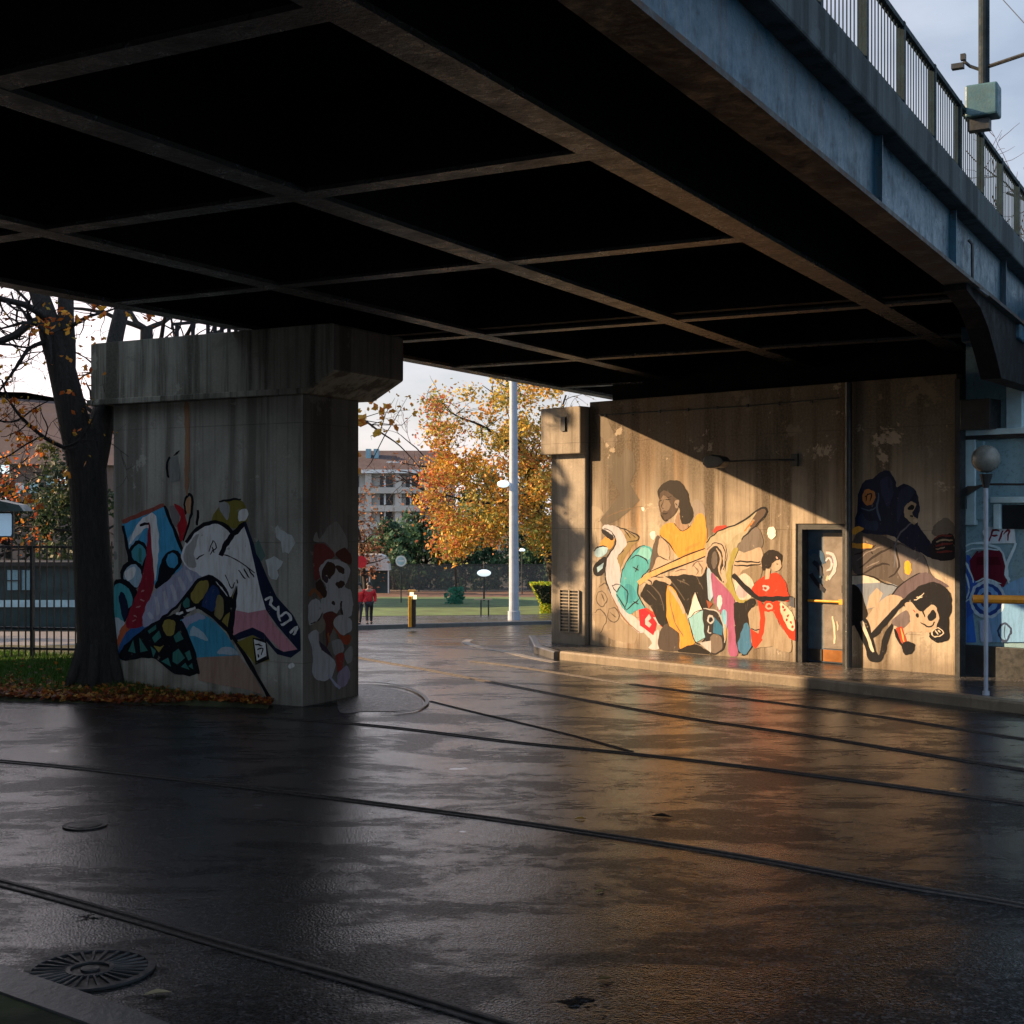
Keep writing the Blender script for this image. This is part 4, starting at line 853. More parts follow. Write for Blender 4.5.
sbox('cornice',M['shopl'],962,0,430,436,-.14,.018,xx=xr); sbox('cornice',M['dark_steel'],962,0,436,440,-.10,.018,xx=xr)
sbox('pilaster',M['shopl'],962,975,436.5,525,-.08,.018); sbox('pilaster',M['shop'],976,984,441,520,-.05,.018)
w=sbox('window',M['glass'],1002,0,505,529,-.03,.018,xx=xr)
sbox('window_frame',M['shopl'],990,0,497,503,-.07,-.0,xx=xr); sbox('window_frame',M['shopl'],993,1000,504,529,-.07,-.0)
sbox('bracket',M['dark_steel'],960,990,400,430,-.35,.018); sbox('pilaster',M['shopl'],1006,1022,386,428,-.1,.018)
L=[]; a_=L.append
SB=(.20,.42,.60); 
a_(op('s',(.03,.10,.33),[(488,470),(530,430),(560,520),(560,640),(520,700),(490,690)])); a_(op('p',(.16,.34,.44),[(640,580),(700,540),(800,500),(800,786),(615,786),(600,700)]))
a_(op('p',(.11,.01,.02),[(530,452),(560,412),(662,408),(694,520),(672,562),(540,532)])); a_(op('p',(.06,.005,.01),[(560,440),(650,436),(660,470),(560,472)]))
for p,w in (([(492,405),(560,380),(640,398),(672,440),(694,545)],10),([(490,450),(520,470),(548,545)],9),([(495,480),(528,545),(520,610)],7),([(492,515),(510,560),(500,620)],7),([(722,380),(680,490),(697,535)],13),([(500,425),(560,402),(650,410)],6),([(555,540),(600,528),(660,550)],7),([(492,640),(530,610)],6)): a_(op('k',(.45,.62,.74),p,w))
a_(op('p',(.50,.62,.70),[(583,335),(600,314),(716,316),(722,382),(598,384)])); 
for p in ([(612,372),(628,330),(655,330)],[(622,352),(645,352)],[(650,375),(668,330)],[(672,345),(692,328),(688,372)]): a_(op('k',(.16,.02,.03),p,9))
a_(op('e',(.40,.56,.68),ell(605,612,74,78))); a_(op('e',(.02,.06,.20),ell(605,612,62,66))); a_(op('e',(.16,.36,.54),ell(605,612,46,52))); a_(op('e',(.03,.04,.12),ell(600,612,26,34)))
a_(op('p',(.03,.14,.42),[(492,690),(545,670),(560,786),(492,786)])); a_(op('p',(.30,.42,.5),[(570,700),(610,690),(625,786),(575,786)]))
a_(op('s',(.03,.05,.08),[(645,745),(660,712),(690,712),(705,745),(685,785),(660,780)])); a_(op('s',(.16,.34,.44),[(653,745),(665,720),(685,720),(697,745),(682,775),(664,772)])); a_(op('k',(.03,.05,.08),[(675,715),(677,780)],4))
L=[(*o[:4],tuple(min(.8,x*(1.1 if i<2 else 1.5)) for i,x in enumerate(o[4])),*o[5:]) for o in L]
paint(SFm,'shop_graffiti',L,sw,M['paint_shop'],clip=(.02,xr-.1,z645+.01,9),layer0=0,step=.00004)
# globe lamp
g=gd(986,695,.14); lamp=empty('globe_lamp',(g.x,g.y,.14),0,'thin pole lamp with a round opal globe in front of the shop','lamp post')
hh=lambda py:EYE+(HY-py)/F*g.y-.14
b=MB(); b.cyl((0,0),.045,0,.05,12); b.cyl((0,0),.028,.05,hh(478),12); b.build('pole',M['grey_pole'],lamp)
b=MB(); b.cyl((0,0),.035,hh(488),hh(474),12,.085); b.build('collar',M['dark_steel'],lamp)
b=MB(); b.ball((0,0,hh(459)),.18,n=20,m=14); b.build('globe',M['globe'],lamp,smooth=True)
g2=gd(1046,700,.14)
bar=empty('barrier',(g2.x,g2.y,.14),0,'orange bar barrier running behind the globe lamp pole','barrier')
b=MB(); q=at(973,599,17.9)-Vector((g2.x,g2.y,.14)); q2=Vector((1.6,-.3,q.z+.02)); b.tube([q,(q+q2)/2,q2],.055,8); b.build('bar',M['orange'],bar)
b=MB(); b.box(-.05,.05,-.05,.05,0,q.z-.06); b.build('post',M['dark_steel'],bar)
# small sign arm fixed to the shop
q=SFm.m@Vector((sp(962,500,-.25)[0],-.25,sp(962,500,-.25)[1]))
sa=empty('sign_arm',tuple(q),wang,'dark little sign hanging from a thin arm by the corner post','sign')
b=MB(); b.tube([(.05,.0,.16),(.4,.0,.22),(2.4,.0,.18)],.018,6); b.build('arm',M['dark_steel'],sa)
b=MB(); b.prism([(-.07,-.13),(.06,-.13),(.06,.05),(.3,.2),(.1,.2),(-.07,.1)],-.03,.03); b.build('sign_plate',M['dark_steel'],sa)

# ------------------------------------------------------------------ trees
def limb_points(p,d,l,n,wob,grav=0.):
    pts=[Vector(p)]; d=Vector(d).normalized()
    for i in range(n):
        d=(d+Vector([random.gauss(0,wob) for _ in range(3)])+Vector((0,0,grav))).normalized(); pts.append(pts[-1]+d*(l/n))
    return pts
def grow(b,p,d,l,r,depth,tips,wob=.18,grav=.03,kids=(2,4),shrink=.68,minr=.006,spread=.75):
    n=max(3,int(4+depth)); pts=limb_points(p,d,l,n,wob,grav); rad=[r*(1-.55*i/n) for i in range(n+1)]
    b.tube(pts,rad,6 if depth>1 else 4,cap=False)
    if depth==0: tips+=pts[1:]; return
    for k in range(random.randint(*kids)):
        i=random.randint(max(1,n//3),n); dd=(pts[i]-pts[i-1]).normalized()
        v=(dd+Vector([random.gauss(0,spread) for _ in range(3)])).normalized()
        grow(b,pts[i],v,l*shrink*random.uniform(.75,1.15),max(minr,rad[i]*.62),depth-1,tips,wob,grav,kids,shrink,minr,spread)
def leaves(name,tips,n,size,cols,rad,parent,mat=None,wild=1.):
    b=MB()
    for i in range(n):
        t=random.choice(tips); p=t+Vector([random.gauss(0,rad) for _ in range(3)])
        c=random.choice(cols); g=random.uniform(.7,1.25)
        leafcard(b,p,size*random.uniform(.6,1.3),(0,0,.6),tuple(x*g for x in c),wild)
    return b.build(name,mat or M['leaf'],parent)
AU=[(.62,.22,.02),(.70,.30,.03),(.55,.13,.02),(.66,.36,.05),(.40,.26,.03)]
# big dark trunk beside the pier
tp_=gd(99,691); tree=empty('bare_tree',(tp_.x,tp_.y,.12),0,'dark thick trunked tree forking beside the graffiti pier','tree')
def rel(px,py,d): return at(px,py,d)-Vector((tp_.x,tp_.y,.12))
d0=tp_.y; b=MB(); tips=[]
def lpath(pp,n=12):
    pts=smooth([tuple(rel(x,y,d))+(r,) for x,y,d,r in pp],False,4)
    b.tube([p[:3] for p in pts],[p[3] for p in pts],n,cap=True); return pts
pxm=d0/F
lpath([(100,697,d0,.44),(99,683,d0,.38),(99,665,d0,.325),(99,640,d0,.30),(95,600,d0,.275),(92,560,d0,.26),(90,520,d0,.255),(88,480,d0,.262),(86,455,d0,.26),(80,430,d0,.22)],18)
for k in range(7):
    a=k*.9+.3; p0=Vector((math.cos(a)*.26,math.sin(a)*.26,.55)); p1=Vector((math.cos(a)*.42,math.sin(a)*.42,.12)); p2=Vector((math.cos(a)*.62,math.sin(a)*.62,-.08)); b.tube([p0,p1*.9,p2*.8],[.07,.08,.04],7)
lpath([(84,462,d0,.24),(76,430,d0,.215),(68,395,d0,.20),(60,362,d0+.05,.185),(52,335,d0+.1,.17),(44,308,d0+.2,.14),(36,285,d0+.3,.125),(20,240,d0+.5,.10),(0,170,d0+.8,.07)],14)
lpath([(66,385,d0,.13),(67,350,d0+.1,.125),(66,320,d0+.2,.115),(66,295,d0+.3,.11),(68,260,d0+.5,.09),(75,200,d0+.8,.06)],12)
lpath([(92,468,d0,.2),(98,440,d0+.1,.19),(103,415,d0+.3,.165),(107,385,d0+.6,.14),(114,345,d0+1.,.12),(122,310,d0+1.3,.11),(132,280,d0+1.6,.09),(150,220,d0+2,.06)],12)
branches=[[(52,338,d0,.07),(35,322,d0-.1,.062),(15,335,d0-.3,.055),(-10,345,d0-.4,.05)],
[(48,318,d0,.06),(25,305,d0-.1,.05),(5,300,d0-.3,.045),(-20,292,d0-.5,.04)],
[(65,448,d0-.2,.03),(45,438,d0-.4,.026),(22,418,d0-.6,.022),(8,398,d0-.7,.016),(2,380,d0-.8,.012)],
[(22,418,d0-.6,.016),(10,422,d0-.7,.014),(-10,419,d0-.8,.012)],[(22,418,d0-.6,.012),(35,408,d0-.7,.01),(50,400,d0-.8,.007)],
[(40,437,d0-.4,.014),(25,445,d0-.6,.012),(8,456,d0-.8,.01),(-8,460,d0-.9,.008)],
[(62,447,d0-.3,.02),(75,443,d0-.35,.017),(86,432,d0-.3,.014),(96,412,d0-.3,.011)],
[(52,340,d0,.045),(30,348,d0-.2,.03),(18,365,d0-.4,.022),(0,390,d0-.5,.015)],
[(66,330,d0+.1,.035),(85,318,d0-.1,.024),(105,312,d0-.1,.016),(122,306,d0-.2,.01)]]
for pp in branches:
    pts=lpath(pp,6)
    for k in range(7):
        q=random.choice(pts[3:]); grow(b,Vector(q[:3]),(random.gauss(-.2,.7),random.gauss(0,.4),random.gauss(.2,.6)),random.uniform(.35,.9),q[3]*.45,2,tips,.22,.02,(1,3),.65,.0035)
for k in range(16):
    px=random.uniform(-20,70); py=random.uniform(260,350); grow(b,rel(px,py,d0+random.uniform(0,.6)),(random.gauss(-.3,.7),random.gauss(0,.4),random.gauss(.3,.5)),random.uniform(.5,1.),.012,2,tips,.2,.02,(2,3),.65,.0035)
b.build('trunk',M['bark'],tree,smooth=True)
b=MB()
spots=[(42,320),(48,322),(35,330),(64,315),(68,330),(60,312),(80,318),(98,308),(66,392),(45,452),(8,440),(20,445),(12,452),(34,425),(5,415),(28,500),(38,505),(36,500),(25,498),(10,485),(4,490),(22,412),(36,411),(85,367),(96,340),(105,315),(90,316),(148,318),(6,462),(30,440),(18,436),(58,480),(66,475),(12,400),(50,330)]
for px,py in spots:
    for k in range(random.randint(3,8)):
        leafcard(b,rel(px+random.gauss(0,3),py+random.gauss(0,2.5),d0-.5+random.uniform(-.3,.3)),random.uniform(.05,.10),(0,-1,.3),random.choice([(.75,.28,.02),(.80,.38,.03),(.6,.15,.02),(.45,.10,.02)]),.7)
for t in random.sample(tips,min(len(tips),260)): leafcard(b,t,random.uniform(.035,.08),(0,-1,.3),random.choice(AU),.9)
b.build('crown',M['leaf'],tree)
# second tree behind the pier reaching over both sides
def simple_tree(px,py,label,h,r,crown_r,cols,nleaf,lsize,lr,bark='bark',depth=3,lean=(0,0,1),wob=.14,kids=(3,4),group=None,d=None,spread=.7,name='autumn_tree',clear=.35,grav=.04,cat='tree'):
    g=gd(px,py) if d is None else Vector(((px-512)/F*d,d,tz(d))); t=empty(name,tuple(g),0,label,cat,group); b=MB(); tips=[]
    lean=Vector(lean).normalized(); tr=limb_points((0,0,-.1),lean,h*.62,8,.05); rad=[r*(1-.55*i/8) for i in range(9)]; rad[0]=r*1.3
    b.tube(tr,rad,10)
    for i in range(int(8*clear)+1,9):
        for k in range(random.choice(kids)):
            a=random.uniform(0,6.28); v=(math.cos(a),math.sin(a),random.uniform(.1,1.))
            grow(b,tr[i],v,crown_r*random.uniform(.5,.8),rad[i]*.5,depth-1,tips,wob,grav,(2,3),.62,.008 if g.y<60 else .015,spread)
    b.build('trunk',M[bark],t,smooth=True)
    if nleaf: leaves('crown',tips,nleaf,lsize,cols,lr,t)
    return t,tips
simple_tree(148,672,'grey-barked tree behind the left end of the pier cap',10.5,.28,2.6,[(.6,.22,.03),(.4,.12,.02)],160,.1,.1,depth=3,d=28,wob=.2,clear=.55)
# branch with brown leaves hanging in the opening right of the pier: belongs to a tree behind the pier
g=Vector(((322-512)/F*27,27,tz(27))); t=empty('autumn_tree',tuple(g),0,'tree hidden behind the pier whose brown leafed branch reaches into the opening','tree')
b=MB(); b.tube([(0,0,-.1),(.05,0,2.),(0,0,4.2),(-.1,.1,6.5)],[.22,.18,.14,.08],10); tips=[]
Rl=lambda px,py,d:at(px,py,d)-g
br=[(325,440,27,.05),(345,425,26.6,.035),(362,420,26.3,.025),(380,432,26,.018),(400,446,25.8,.012),(420,468,25.6,.006)]
pts=smooth([tuple(Rl(x,y,d))+(r,) for x,y,d,r in br],False,4); b.tube([p[:3] for p in pts],[p[3] for p in pts],6)
for tgt in ((395,398),(408,396),(385,405),(410,410),(372,440),(365,470),(395,425),(412,415)):
    q=Vector(random.choice(pts[6:14])[:3]); e=Rl(tgt[0],tgt[1],25.9); m=(q+e)/2+Vector((random.gauss(0,.08),0,random.gauss(0,.08))); b.tube([q,m,e],[.01,.007,.003],4,cap=False); tips+=[m,e]
b.build('trunk',M['bark2'],t,smooth=True); b=MB()
for (px,py,s) in [(375,407,.14),(383,411,.16),(390,406,.15),(393,411,.12),(381,419,.13),(391,421,.13),(377,432,.2),(361,422,.24),(362,416,.2),(382,424,.09),(396,429,.11),(387,408,.14),(406,410,.08),(415,413,.1),(412,404,.07),(422,402,.07),(400,406,.06),(399,441,.09),(385,431,.07),(370,403,.08),(376,400,.05),(390,391,.04),(367,410,.08),(358,455,.12),(360,470,.1),(359,410,.1),(405,397,.05),(398,395,.05),(410,398,.06)]:
    for k in range(2): leafcard(b,Rl(px+random.gauss(0,1),py+random.gauss(0,1),25.9),s*1.05,(0,-1,.2),random.choice([(.62,.36,.04),(.55,.28,.04),(.6,.22,.04)]),.45)
b.build('crown',M['leaf'],t)
# large maple in the opening
g=Vector(((562-512)/F*66,66,tz(66))); t=empty('maple_tree',tuple(g),0,'big orange and yellow autumn tree leaning behind the tall lamp post','tree'); b=MB(); tips=[]
Rl=lambda px,py,d:at(px,py,d+14)-g
def lp(pp):
    pts=smooth([tuple(Rl(x,y,d))+(r,) for x,y,d,r in pp],False,4); b.tube([p[:3] for p in pts],[p[3] for p in pts],8); return pts
tr1=lp([(563,625,52,.42),(557,590,52,.36),(550,555,52,.30),(541,520,52,.27),(534,495,52,.25),(528,470,52,.20),(520,440,51.5,.15),(512,405,51.5,.10),(505,375,51,.06)])
tr2=lp([(541,520,52,.16),(530,480,52,.13),(545,490,52,.12),(560,500,52,.1),(580,505,53,.08)][:1]+[(536,500,52,.12),(548,488,52,.10),(566,482,52.5,.07),(590,470,53,.05)])
tr3=lp([(532,488,52,.12),(515,500,51,.09),(490,503,50.5,.07),(465,500,50.2,.05),(445,495,50,.03)])
tr4=lp([(524,455,51.8,.12),(505,440,51,.09),(480,425,50.5,.06),(455,415,50,.04),(440,400,50,.02)])
tr5=lp([(530,475,52,.12),(545,450,52,.09),(556,425,52,.06),(566,395,52,.04)])
for T_,n_ in ((tr1[20:],16),(tr3[4:],18),(tr4[3:],18),(tr5[3:],12),(tr2[3:],8)):
    for k in range(n_):
        q=random.choice(T_); grow(b,Vector(q[:3]),(random.gauss(0,.8),random.gauss(0,.8),random.gauss(0.05,.6)),random.uniform(.8,1.7),max(.02,q[3]*.4),1,tips,.2,-.02,(2,3),.65,.012)
b.build('trunk',M['bark'],t,smooth=True); cr=MB()
cols=[(.60,.30,.05),(.64,.40,.06),(.52,.20,.06),(.60,.44,.09),(.36,.32,.07),(.20,.24,.07),(.34,.24,.08)]
cl=[]
for i in range(135):
    px=random.uniform(432,560); py=random.uniform(375,555)
    # outline of the crown as in the photograph
    lo=425+max(0,(430-py))*.42+ (max(0,py-520)*.4); hi=575; bot=560-max(0,px-475)*.55 if px<530 else 560
    top_=378+max(0,470-px)*.6
    if px<lo or px>hi or py>bot or py<top_: continue
    if 445<px<475 and 395<py<425 and random.random()<.7: continue
    cl.append((px,py,random.uniform(48.5,54.5)))
cl+= [(458,545,49.5),(468,540,49.5),(452,552,49.5),(455,535,50),(440,520,50),(436,505,50),(425,500,50),(430,480,50),(438,470,50),(545,525,50),(538,530,50),(552,535,50),(535,520,50)]
for px,py,d in cl:
    c=Rl(px,py,d); redness=max(0,min(1,(470-px)/40)); base=random.choice(cols)
    for k in range(150):
        p=c+Vector([random.gauss(0,.36),random.gauss(0,.5),random.gauss(0,.27)])
        cc=base if random.random()<.55 else random.choice(cols)
        if random.random()<redness*.35: cc=(.46,.13,.07)
        gm=random.uniform(.65,1.2); leafcard(cr,p,random.uniform(.10,.22),(0,-.4,.5),tuple(x*gm for x in cc),.9)
for tt in tips:
    if random.random()<.8: leafcard(cr,tt,random.uniform(.1,.18),(0,-.4,.5),random.choice(cols),.9)
cr.build('crown',M['leaf'],t)
# twiggy bare tree, red-brown small tree, evergreens
simple_tree(440,594,'bare twiggy red-brown tree in front of the pale apartment block',14.,.3,4.2,[(.30,.13,.08),(.22,.12,.08)],350,.22,.3,bark='bark2',depth=4,d=96,wob=.12,clear=.25,spread=.55,name='bare_tree')
simple_tree(366,596,'small rust-brown tree at the left of the opening beside the pier edge',8.6,.15,1.7,[(.30,.13,.07),(.34,.19,.10),(.22,.10,.07)],900,.2,.3,depth=3,d=84,clear=.2)
EG=[(.05,.12,.075),(.07,.15,.085),(.10,.19,.10),(.035,.085,.055)]
EV=[('dense dark green tree behind the mesh fence, left of the round sign',395,92,4.6,2.6),('dark green bushy tree behind the mesh fence, right of the round sign',425,95,5.0,3.0),('dark evergreen behind the slim sapling',462,93,6.0,3.2),('dark evergreen just left of the tall lamp post',497,95,8.6,3.4),('dark evergreen just right of the tall lamp post',530,93,8.8,3.6),('dark evergreen behind the yellow hedge panel',560,91,8.2,3.4),('low dark green bush beside the kiosk behind the pier',372,96,3.8,2.4)]
def bush(px,d,h,rr,label,n=2600,size=.32,cols=EG,name='evergreen_tree',group='evergreens behind the fence',cat='tree',zoff=0):
    g=Vector(((px-512)/F*d,d,tz(d)+zoff)); t=empty(name,tuple(g),0,label,cat,group)
    b=MB(); tr=limb_points((0,0,-.1),(0,0,1),h*.8,6,.05); b.tube(tr,[.22-.03*i for i in range(7)],8); tips=[]
    for i in range(1,7):
        for k in range(3):
            a=random.uniform(0,6.28); grow(b,tr[i],(math.cos(a),math.sin(a),.4),rr*.55,.07,1,tips,.15,.02,(2,3),.6,.02)
    b.build('trunk',M['bark'],t,smooth=True); b=MB(); lobes=[]
    for i in range(26):
        z=random.uniform(.06,.95); rmax=rr*math.sin(math.pi*min(1,.25+.72*z))**.7; a=random.uniform(0,6.28); q=random.random()**.5*rmax*.8
        lobes.append((Vector((math.cos(a)*q,math.sin(a)*q,z*h)),random.uniform(.35,.7)*rr*.45,random.choice(cols)))
    for i in range(n):
        c,r_,cc=random.choice(lobes); v=Vector([random.gauss(0,1) for _ in range(3)]).normalized()*r_*random.uniform(.6,1.15)
        gm=random.uniform(.6,1.3); leafcard(b,c+v,size*random.uniform(.6,1.2),v.normalized(),tuple(x*gm for x in cc),.6)
    b.build('crown',M['leaf'],t); return t
for lab,px,d,h,rr in EV: bush(px,d,h,rr,lab)
# left background greenery
for lab,px,d,h,rr in (('dark green tree behind the fence, left of the thick trunk',48,46,6.4,2.2),('dark green tree at the left edge behind the backlit poster',5,48,5.4,2.2),('olive bush close behind the thick trunk',82,43,5.6,1.8),('dark tree beyond the left end of the fence',-70,47,6.5,2.6)):
    bush(px,d,h,rr,lab,2400,.17,[(.02,.045,.02),(.035,.06,.025),(.06,.07,.02),(.015,.03,.02)],group='dark trees behind the left fence')
simple_tree(-6,612,'orange leafed tree at the left edge under the brown roof',7.2,.14,1.9,[(.66,.18,.03),(.6,.26,.04),(.45,.09,.03)],420,.13,.2,d=40,clear=.4)
# bare tree beyond the bridge, right
simple_tree(1100,640,'bare tree whose top shows above the railing at the right edge',14.5,.3,4.4,None,0,0,0,bark='bark2',depth=4,d=33,wob=.18,clear=.3,spread=.65,name='bare_tree')
shade_tree=bush(0,28.6,13.5,2.3,'unseen dark evergreen added left of the frame to shade the wall end',3400,.42,group='dark trees behind the left fence'); shade_tree.location.x=-15.5  # tree added out of view to keep sun off the wall's left end
# sapling with green guard
g=gd(455,606); t=empty('sapling',tuple(g),0,'slim young tree with a teal trunk guard on the lawn','tree'); b=MB(); 
b.tube([(0,0,-.05),(.05,0,1.2),(-.02,0,2.4),(.1,0,3.6)],[.07,.055,.045,.03],8); b.build('trunk',M['bark2'],t,smooth=True)
b=MB(); 
for i in range(260): 
    a=random.uniform(0,6.28); leafcard(b,(math.cos(a)*random.uniform(.1,.55),math.sin(a)*.4,random.uniform(.12,.95)),.2,(math.cos(a),math.sin(a),.3),(.04,.22,.15),.5)
b.build('guard_foliage',M['leaf'],t)

# ------------------------------------------------------------------ background things
# left railings fence
fl0=gd(-330,668); fr0=Vector((-5.35,20.9,0)); 
fa=Vector((-13.5,22.6)); fb=Vector((-5.5,21.2)); fd=(fb-fa); fang=math.atan2(fd.y,fd.x); FL=fd.length
fence=empty('railing_fence',(fa.x,fa.y,.16),fang,'dark upright-bar metal fence left of the thick trunk','fence')
hb=lambda py,d=21.5:EYE+(HY-py)/F*d-.16
b=MB()
for py in (547,628.5,649): b.box(0,FL,-.02,.02,hb(py)-.018,hb(py)+.018)
b.build('rails',M['dark_steel'],fence)
b=MB(); x=0
while x<FL: b.box(x-.008,x+.008,-.045,-.021,.02,hb(547)+.03+.06*(int(x/.121)%2)); x+=.121
b.build('bars',M['dark_steel'],fence)
x=.3
while x<FL: b=MB(); b.box(x-.03,x+.03,.021,.075,-.1,hb(547)+.08); b.build('post',M['dark_steel'],fence); x+=1.9
# kiosk, poster and house on the left
g=gd(20,610); ks=empty('market_kiosk',(at(8,600,38).x,38,tz(38)),0,'low dark teal shelter with pale window frames behind the fence','kiosk')
zk=lambda py,d=38:EYE+(HY-py)/F*d-tz(38)
b=MB(); b.box(-3,2.1,0,2,0,zk(566)); kw=b.build('wall',M['teal'],ks)
b=MB(); b.box(-3.1,2.2,-.15,2.1,zk(566),zk(562)); b.build('roof',M['dark_steel'],ks)
b=MB(); b.box(-3,1.9,-.05,-.01,zk(607),zk(600)); b.build('sill_band',M['shopl'],kw)
for x in (-2.4,-1.1,.0):
    b=MB(); b.box(x,x+.75,-.05,-.012,zk(590),zk(570)); w=b.build('window',M['shop'],kw)
    b=MB(); b.box(x+.35,x+.4,-.08,-.052,zk(590),zk(570)); b.box(x,x+.34,-.08,-.052,zk(581),zk(580)); b.build('frame',M['dark_steel'],w)
g=at(4,525,30); ps=empty('poster_sign',(g.x,g.y,tz(30)),0,'rounded backlit poster panel at the far left edge above the fence','sign')
zz=lambda py:EYE+(HY-py)/F*30-tz(30)
b=MB(); b.box(-.2,-.14,0,.08,0,zz(538)); b.box(-.28,.20,-.0,.1,zz(537.5),zz(512)); b.build('cabinet',M['dark_steel'],ps)
b=MB(); b.prism([(-.24,zz(536)),(.15,zz(536)),(.17,zz(534)),(.17,zz(515)),(.15,zz(513.5)),(-.24,zz(513.5))],-.03,-.004); b.build('poster',M['poster'],ps)
b=MB(); b.prism([(-.9,zz(512)),(.5,zz(511)),(.4,zz(505)),(-.1,zz(500)),(-.9,zz(498))],-.2,.4); b.build('hood',M['teal'],ps)
hs=empty('brown_house',(at(10,600,70).x,70,tz(70)),0,'dull brown house with a sloping dark roof behind the left trees','house')
zz=lambda py:EYE+(HY-py)/F*70-tz(70)
b=MB(); b.box(-9,6.2,0,9,0,zz(462)); hw=b.build('wall',M['brick'],hs)
b=MB(); b.add([(-10,-.5,zz(462)),(7,-.5,zz(466)),(7,9.5,zz(466)),(-10,9.5,zz(462)),(-10,4.5,zz(380)),(-.8,4.5,zz(384)),(2.6,4.5,zz(396)),(6,4.5,zz(412))],[(0,1,7,6,5,4),(3,4,5,6,7,2),(0,4,3),(1,2,7),(0,3,2,1)]); b.build('roof',M['broof'],hs)
for i,(px,py) in enumerate([(5,470),(30,452),(50,480),(62,480),(34,488),(20,488),(5,500),(80,478),(48,500)]):
    x=at(px,py,70).x-at(10,600,70).x; b=MB(); b.box(x-.22,x+.22,-.62,-.02,zz(py+5),zz(py-5)) if False else b.box(x-.22,x+.22,-.05,-.004,max(0,zz(py+5)),min(zz(463),zz(py-5)))
    if zz(py-5)<zz(463): b.build('window',M['litw'] if i%3==0 else M['shopl'],hw)
# apartment block
AD=215.; ab=empty('apartment_block',(at(405,600,AD).x,AD,-2.6),0,'pale apartment block with balconies and a red-brown roof','building')
ax=lambda px:(px-512)/F*AD-at(405,600,AD).x; az=lambda py:EYE+(HY-py)/F*AD+2.6
b=MB(); b.box(ax(250),ax(452),0,12,0,az(473)); aw=b.build('wall',M['bwall'],ab)
b=MB(); b.add([(ax(246),-1.5,az(471)),(ax(456),-1.5,az(471)),(ax(456),13.5,az(471)),(ax(246),13.5,az(471)),(ax(250),5,az(449)),(ax(445),5,az(449))],[(0,1,5,4),(2,3,4,5),(0,4,3),(1,2,5),(3,2,1,0)]); ar=b.build('roof',M['broof'],ab)
b=MB(); b.box(ax(246),ax(456),-1.7,-1.52,az(473.5),az(470)); b.build('gutter',M['white'],ar)
for px in (364,372): b=MB(); b.box(ax(px),ax(px)+.8,2.5,3.6,az(458),az(448)); b.build('chimney',M['shop'],ar)
b=MB(); b.box(ax(386),ax(400),1.0,2.4,az(464),az(461)); b.build('roof_window',M['white'],ar)
for fi,(y0,y1) in enumerate([(476,487),(494,505),(511,523),(528,540)]):
    for px in (262,290,318,343,371,397,425):
        b=MB(); b.box(ax(px+ (9 if px>=371 else 0)),ax(px+(22 if px>=371 else 16)),-.12,-.01,az(y1),az(y0)); w=b.build('window',M['glass'],aw)
        b=MB(); m_=ax(px+14); b.box(m_-.15,m_+.15,-.2,-.13,az(y1),az(y0)); b.build('mullion',M['white'],w)
    b=MB(); b.box(ax(255),ax(448),-1.6,-.01,az(y1+6.5),az(y1+.6)); b.build('balcony',M['bwall'],aw)
    for px in (369,399,434): b=MB(); b.box(ax(px)-.5,ax(px)+.5,-1.2,-.15,az(y1+.6),az(y0-2)); b.build('column',M['bwall'],aw)
# mesh fence at the back of the park
mf=Vector((-12,88)); me_=empty('mesh_fence',(-30,88,tz(88)),0,'tall dark mesh fence along the back of the park','fence')
H_=EYE+(HY-565)/F*88-tz(88)
A2=N('fence_mesh'); A2.col((.09,.10,.10)); A2.set('Roughness',.7); A2.set('Alpha',.4); M['mesh']=A2.m
b=MB(); b.box(0,48,-.01,.01,.05,H_); b.build('mesh_panel',M['mesh'],me_)
b=MB(); b.box(0,48,-.04,.04,H_,H_+.06); b.build('top_rail',M['dark_steel'],me_)
x=0
while x<48: b=MB(); b.box(x-.04,x+.04,.02,.1,0,H_+.05); b.build('post',M['dark_steel'],me_); x+=3.
# kiosk / van canopy behind the people
g=at(378,590,86); tr_=empty('white_canopy_stall',(g.x,86,tz(86)),0,'small stall with a white rounded canopy behind the walkers','stall')
zz=lambda py:EYE+(HY-py)/F*86-tz(86)
b=MB(); b.prism([(-1.3,zz(570)),(.78,zz(570)),(.72,zz(562)),(.5,zz(556)),(.2,zz(554)),(-1.3,zz(554))],-.8,.6); b.build('canopy',M['white'],tr_)
b=MB(); b.box(-1.2,.7,-.2,.5,0,zz(570)-.01); b.build('counter',M['teal'],tr_)
for x in (-.5,.68): b=MB(); b.box(x,x+.08,-.75,-.67,0,zz(570)-.01); b.build('pole',M['white'],tr_)
g=at(361,562,80); b=MB(); b.ball((0,0,0),.36,n=12,m=8); b.tube([(0,0,-.3),(0,0,EYE-tz(80)-2.4-2.3)],.03,6) 
ro=empty('round_red_sign',(g.x,80,tz(80)),0,'round red sign just right of the pier edge, in front of the stall','sign')
b=MB(); z=EYE+(HY-562)/F*80-tz(80); vs=ell(0,z,.36,.36,16); b.prism(vs,-.03,.03); b.build('disc',M['red'],ro)
b=MB(); b.cyl((0,.06),.03,0,z,8); b.build('pole',M['dark_steel'],ro)
g=gd(401,600); d=72; g=Vector(((401-512)/F*d,d,tz(d))); z=EYE+(HY-561)/F*d-g.z
rs=empty('round_white_sign',tuple(g),0,'round white sign on a thin post at the back of the lawn','sign')
b=MB(); b.prism(ell(0,z,.29,.29,20),-.03,.0); b.build('disc',M['white'],rs); b=MB(); b.prism(ell(0,z,.21,.21,20),-.034,-.031); b.build('emblem',M['shopl'],rs)
b=MB(); b.box(-.16,.16,-.04,-.036,z-.03,z+.05); b.build('emblem_bar',M['white'],rs)
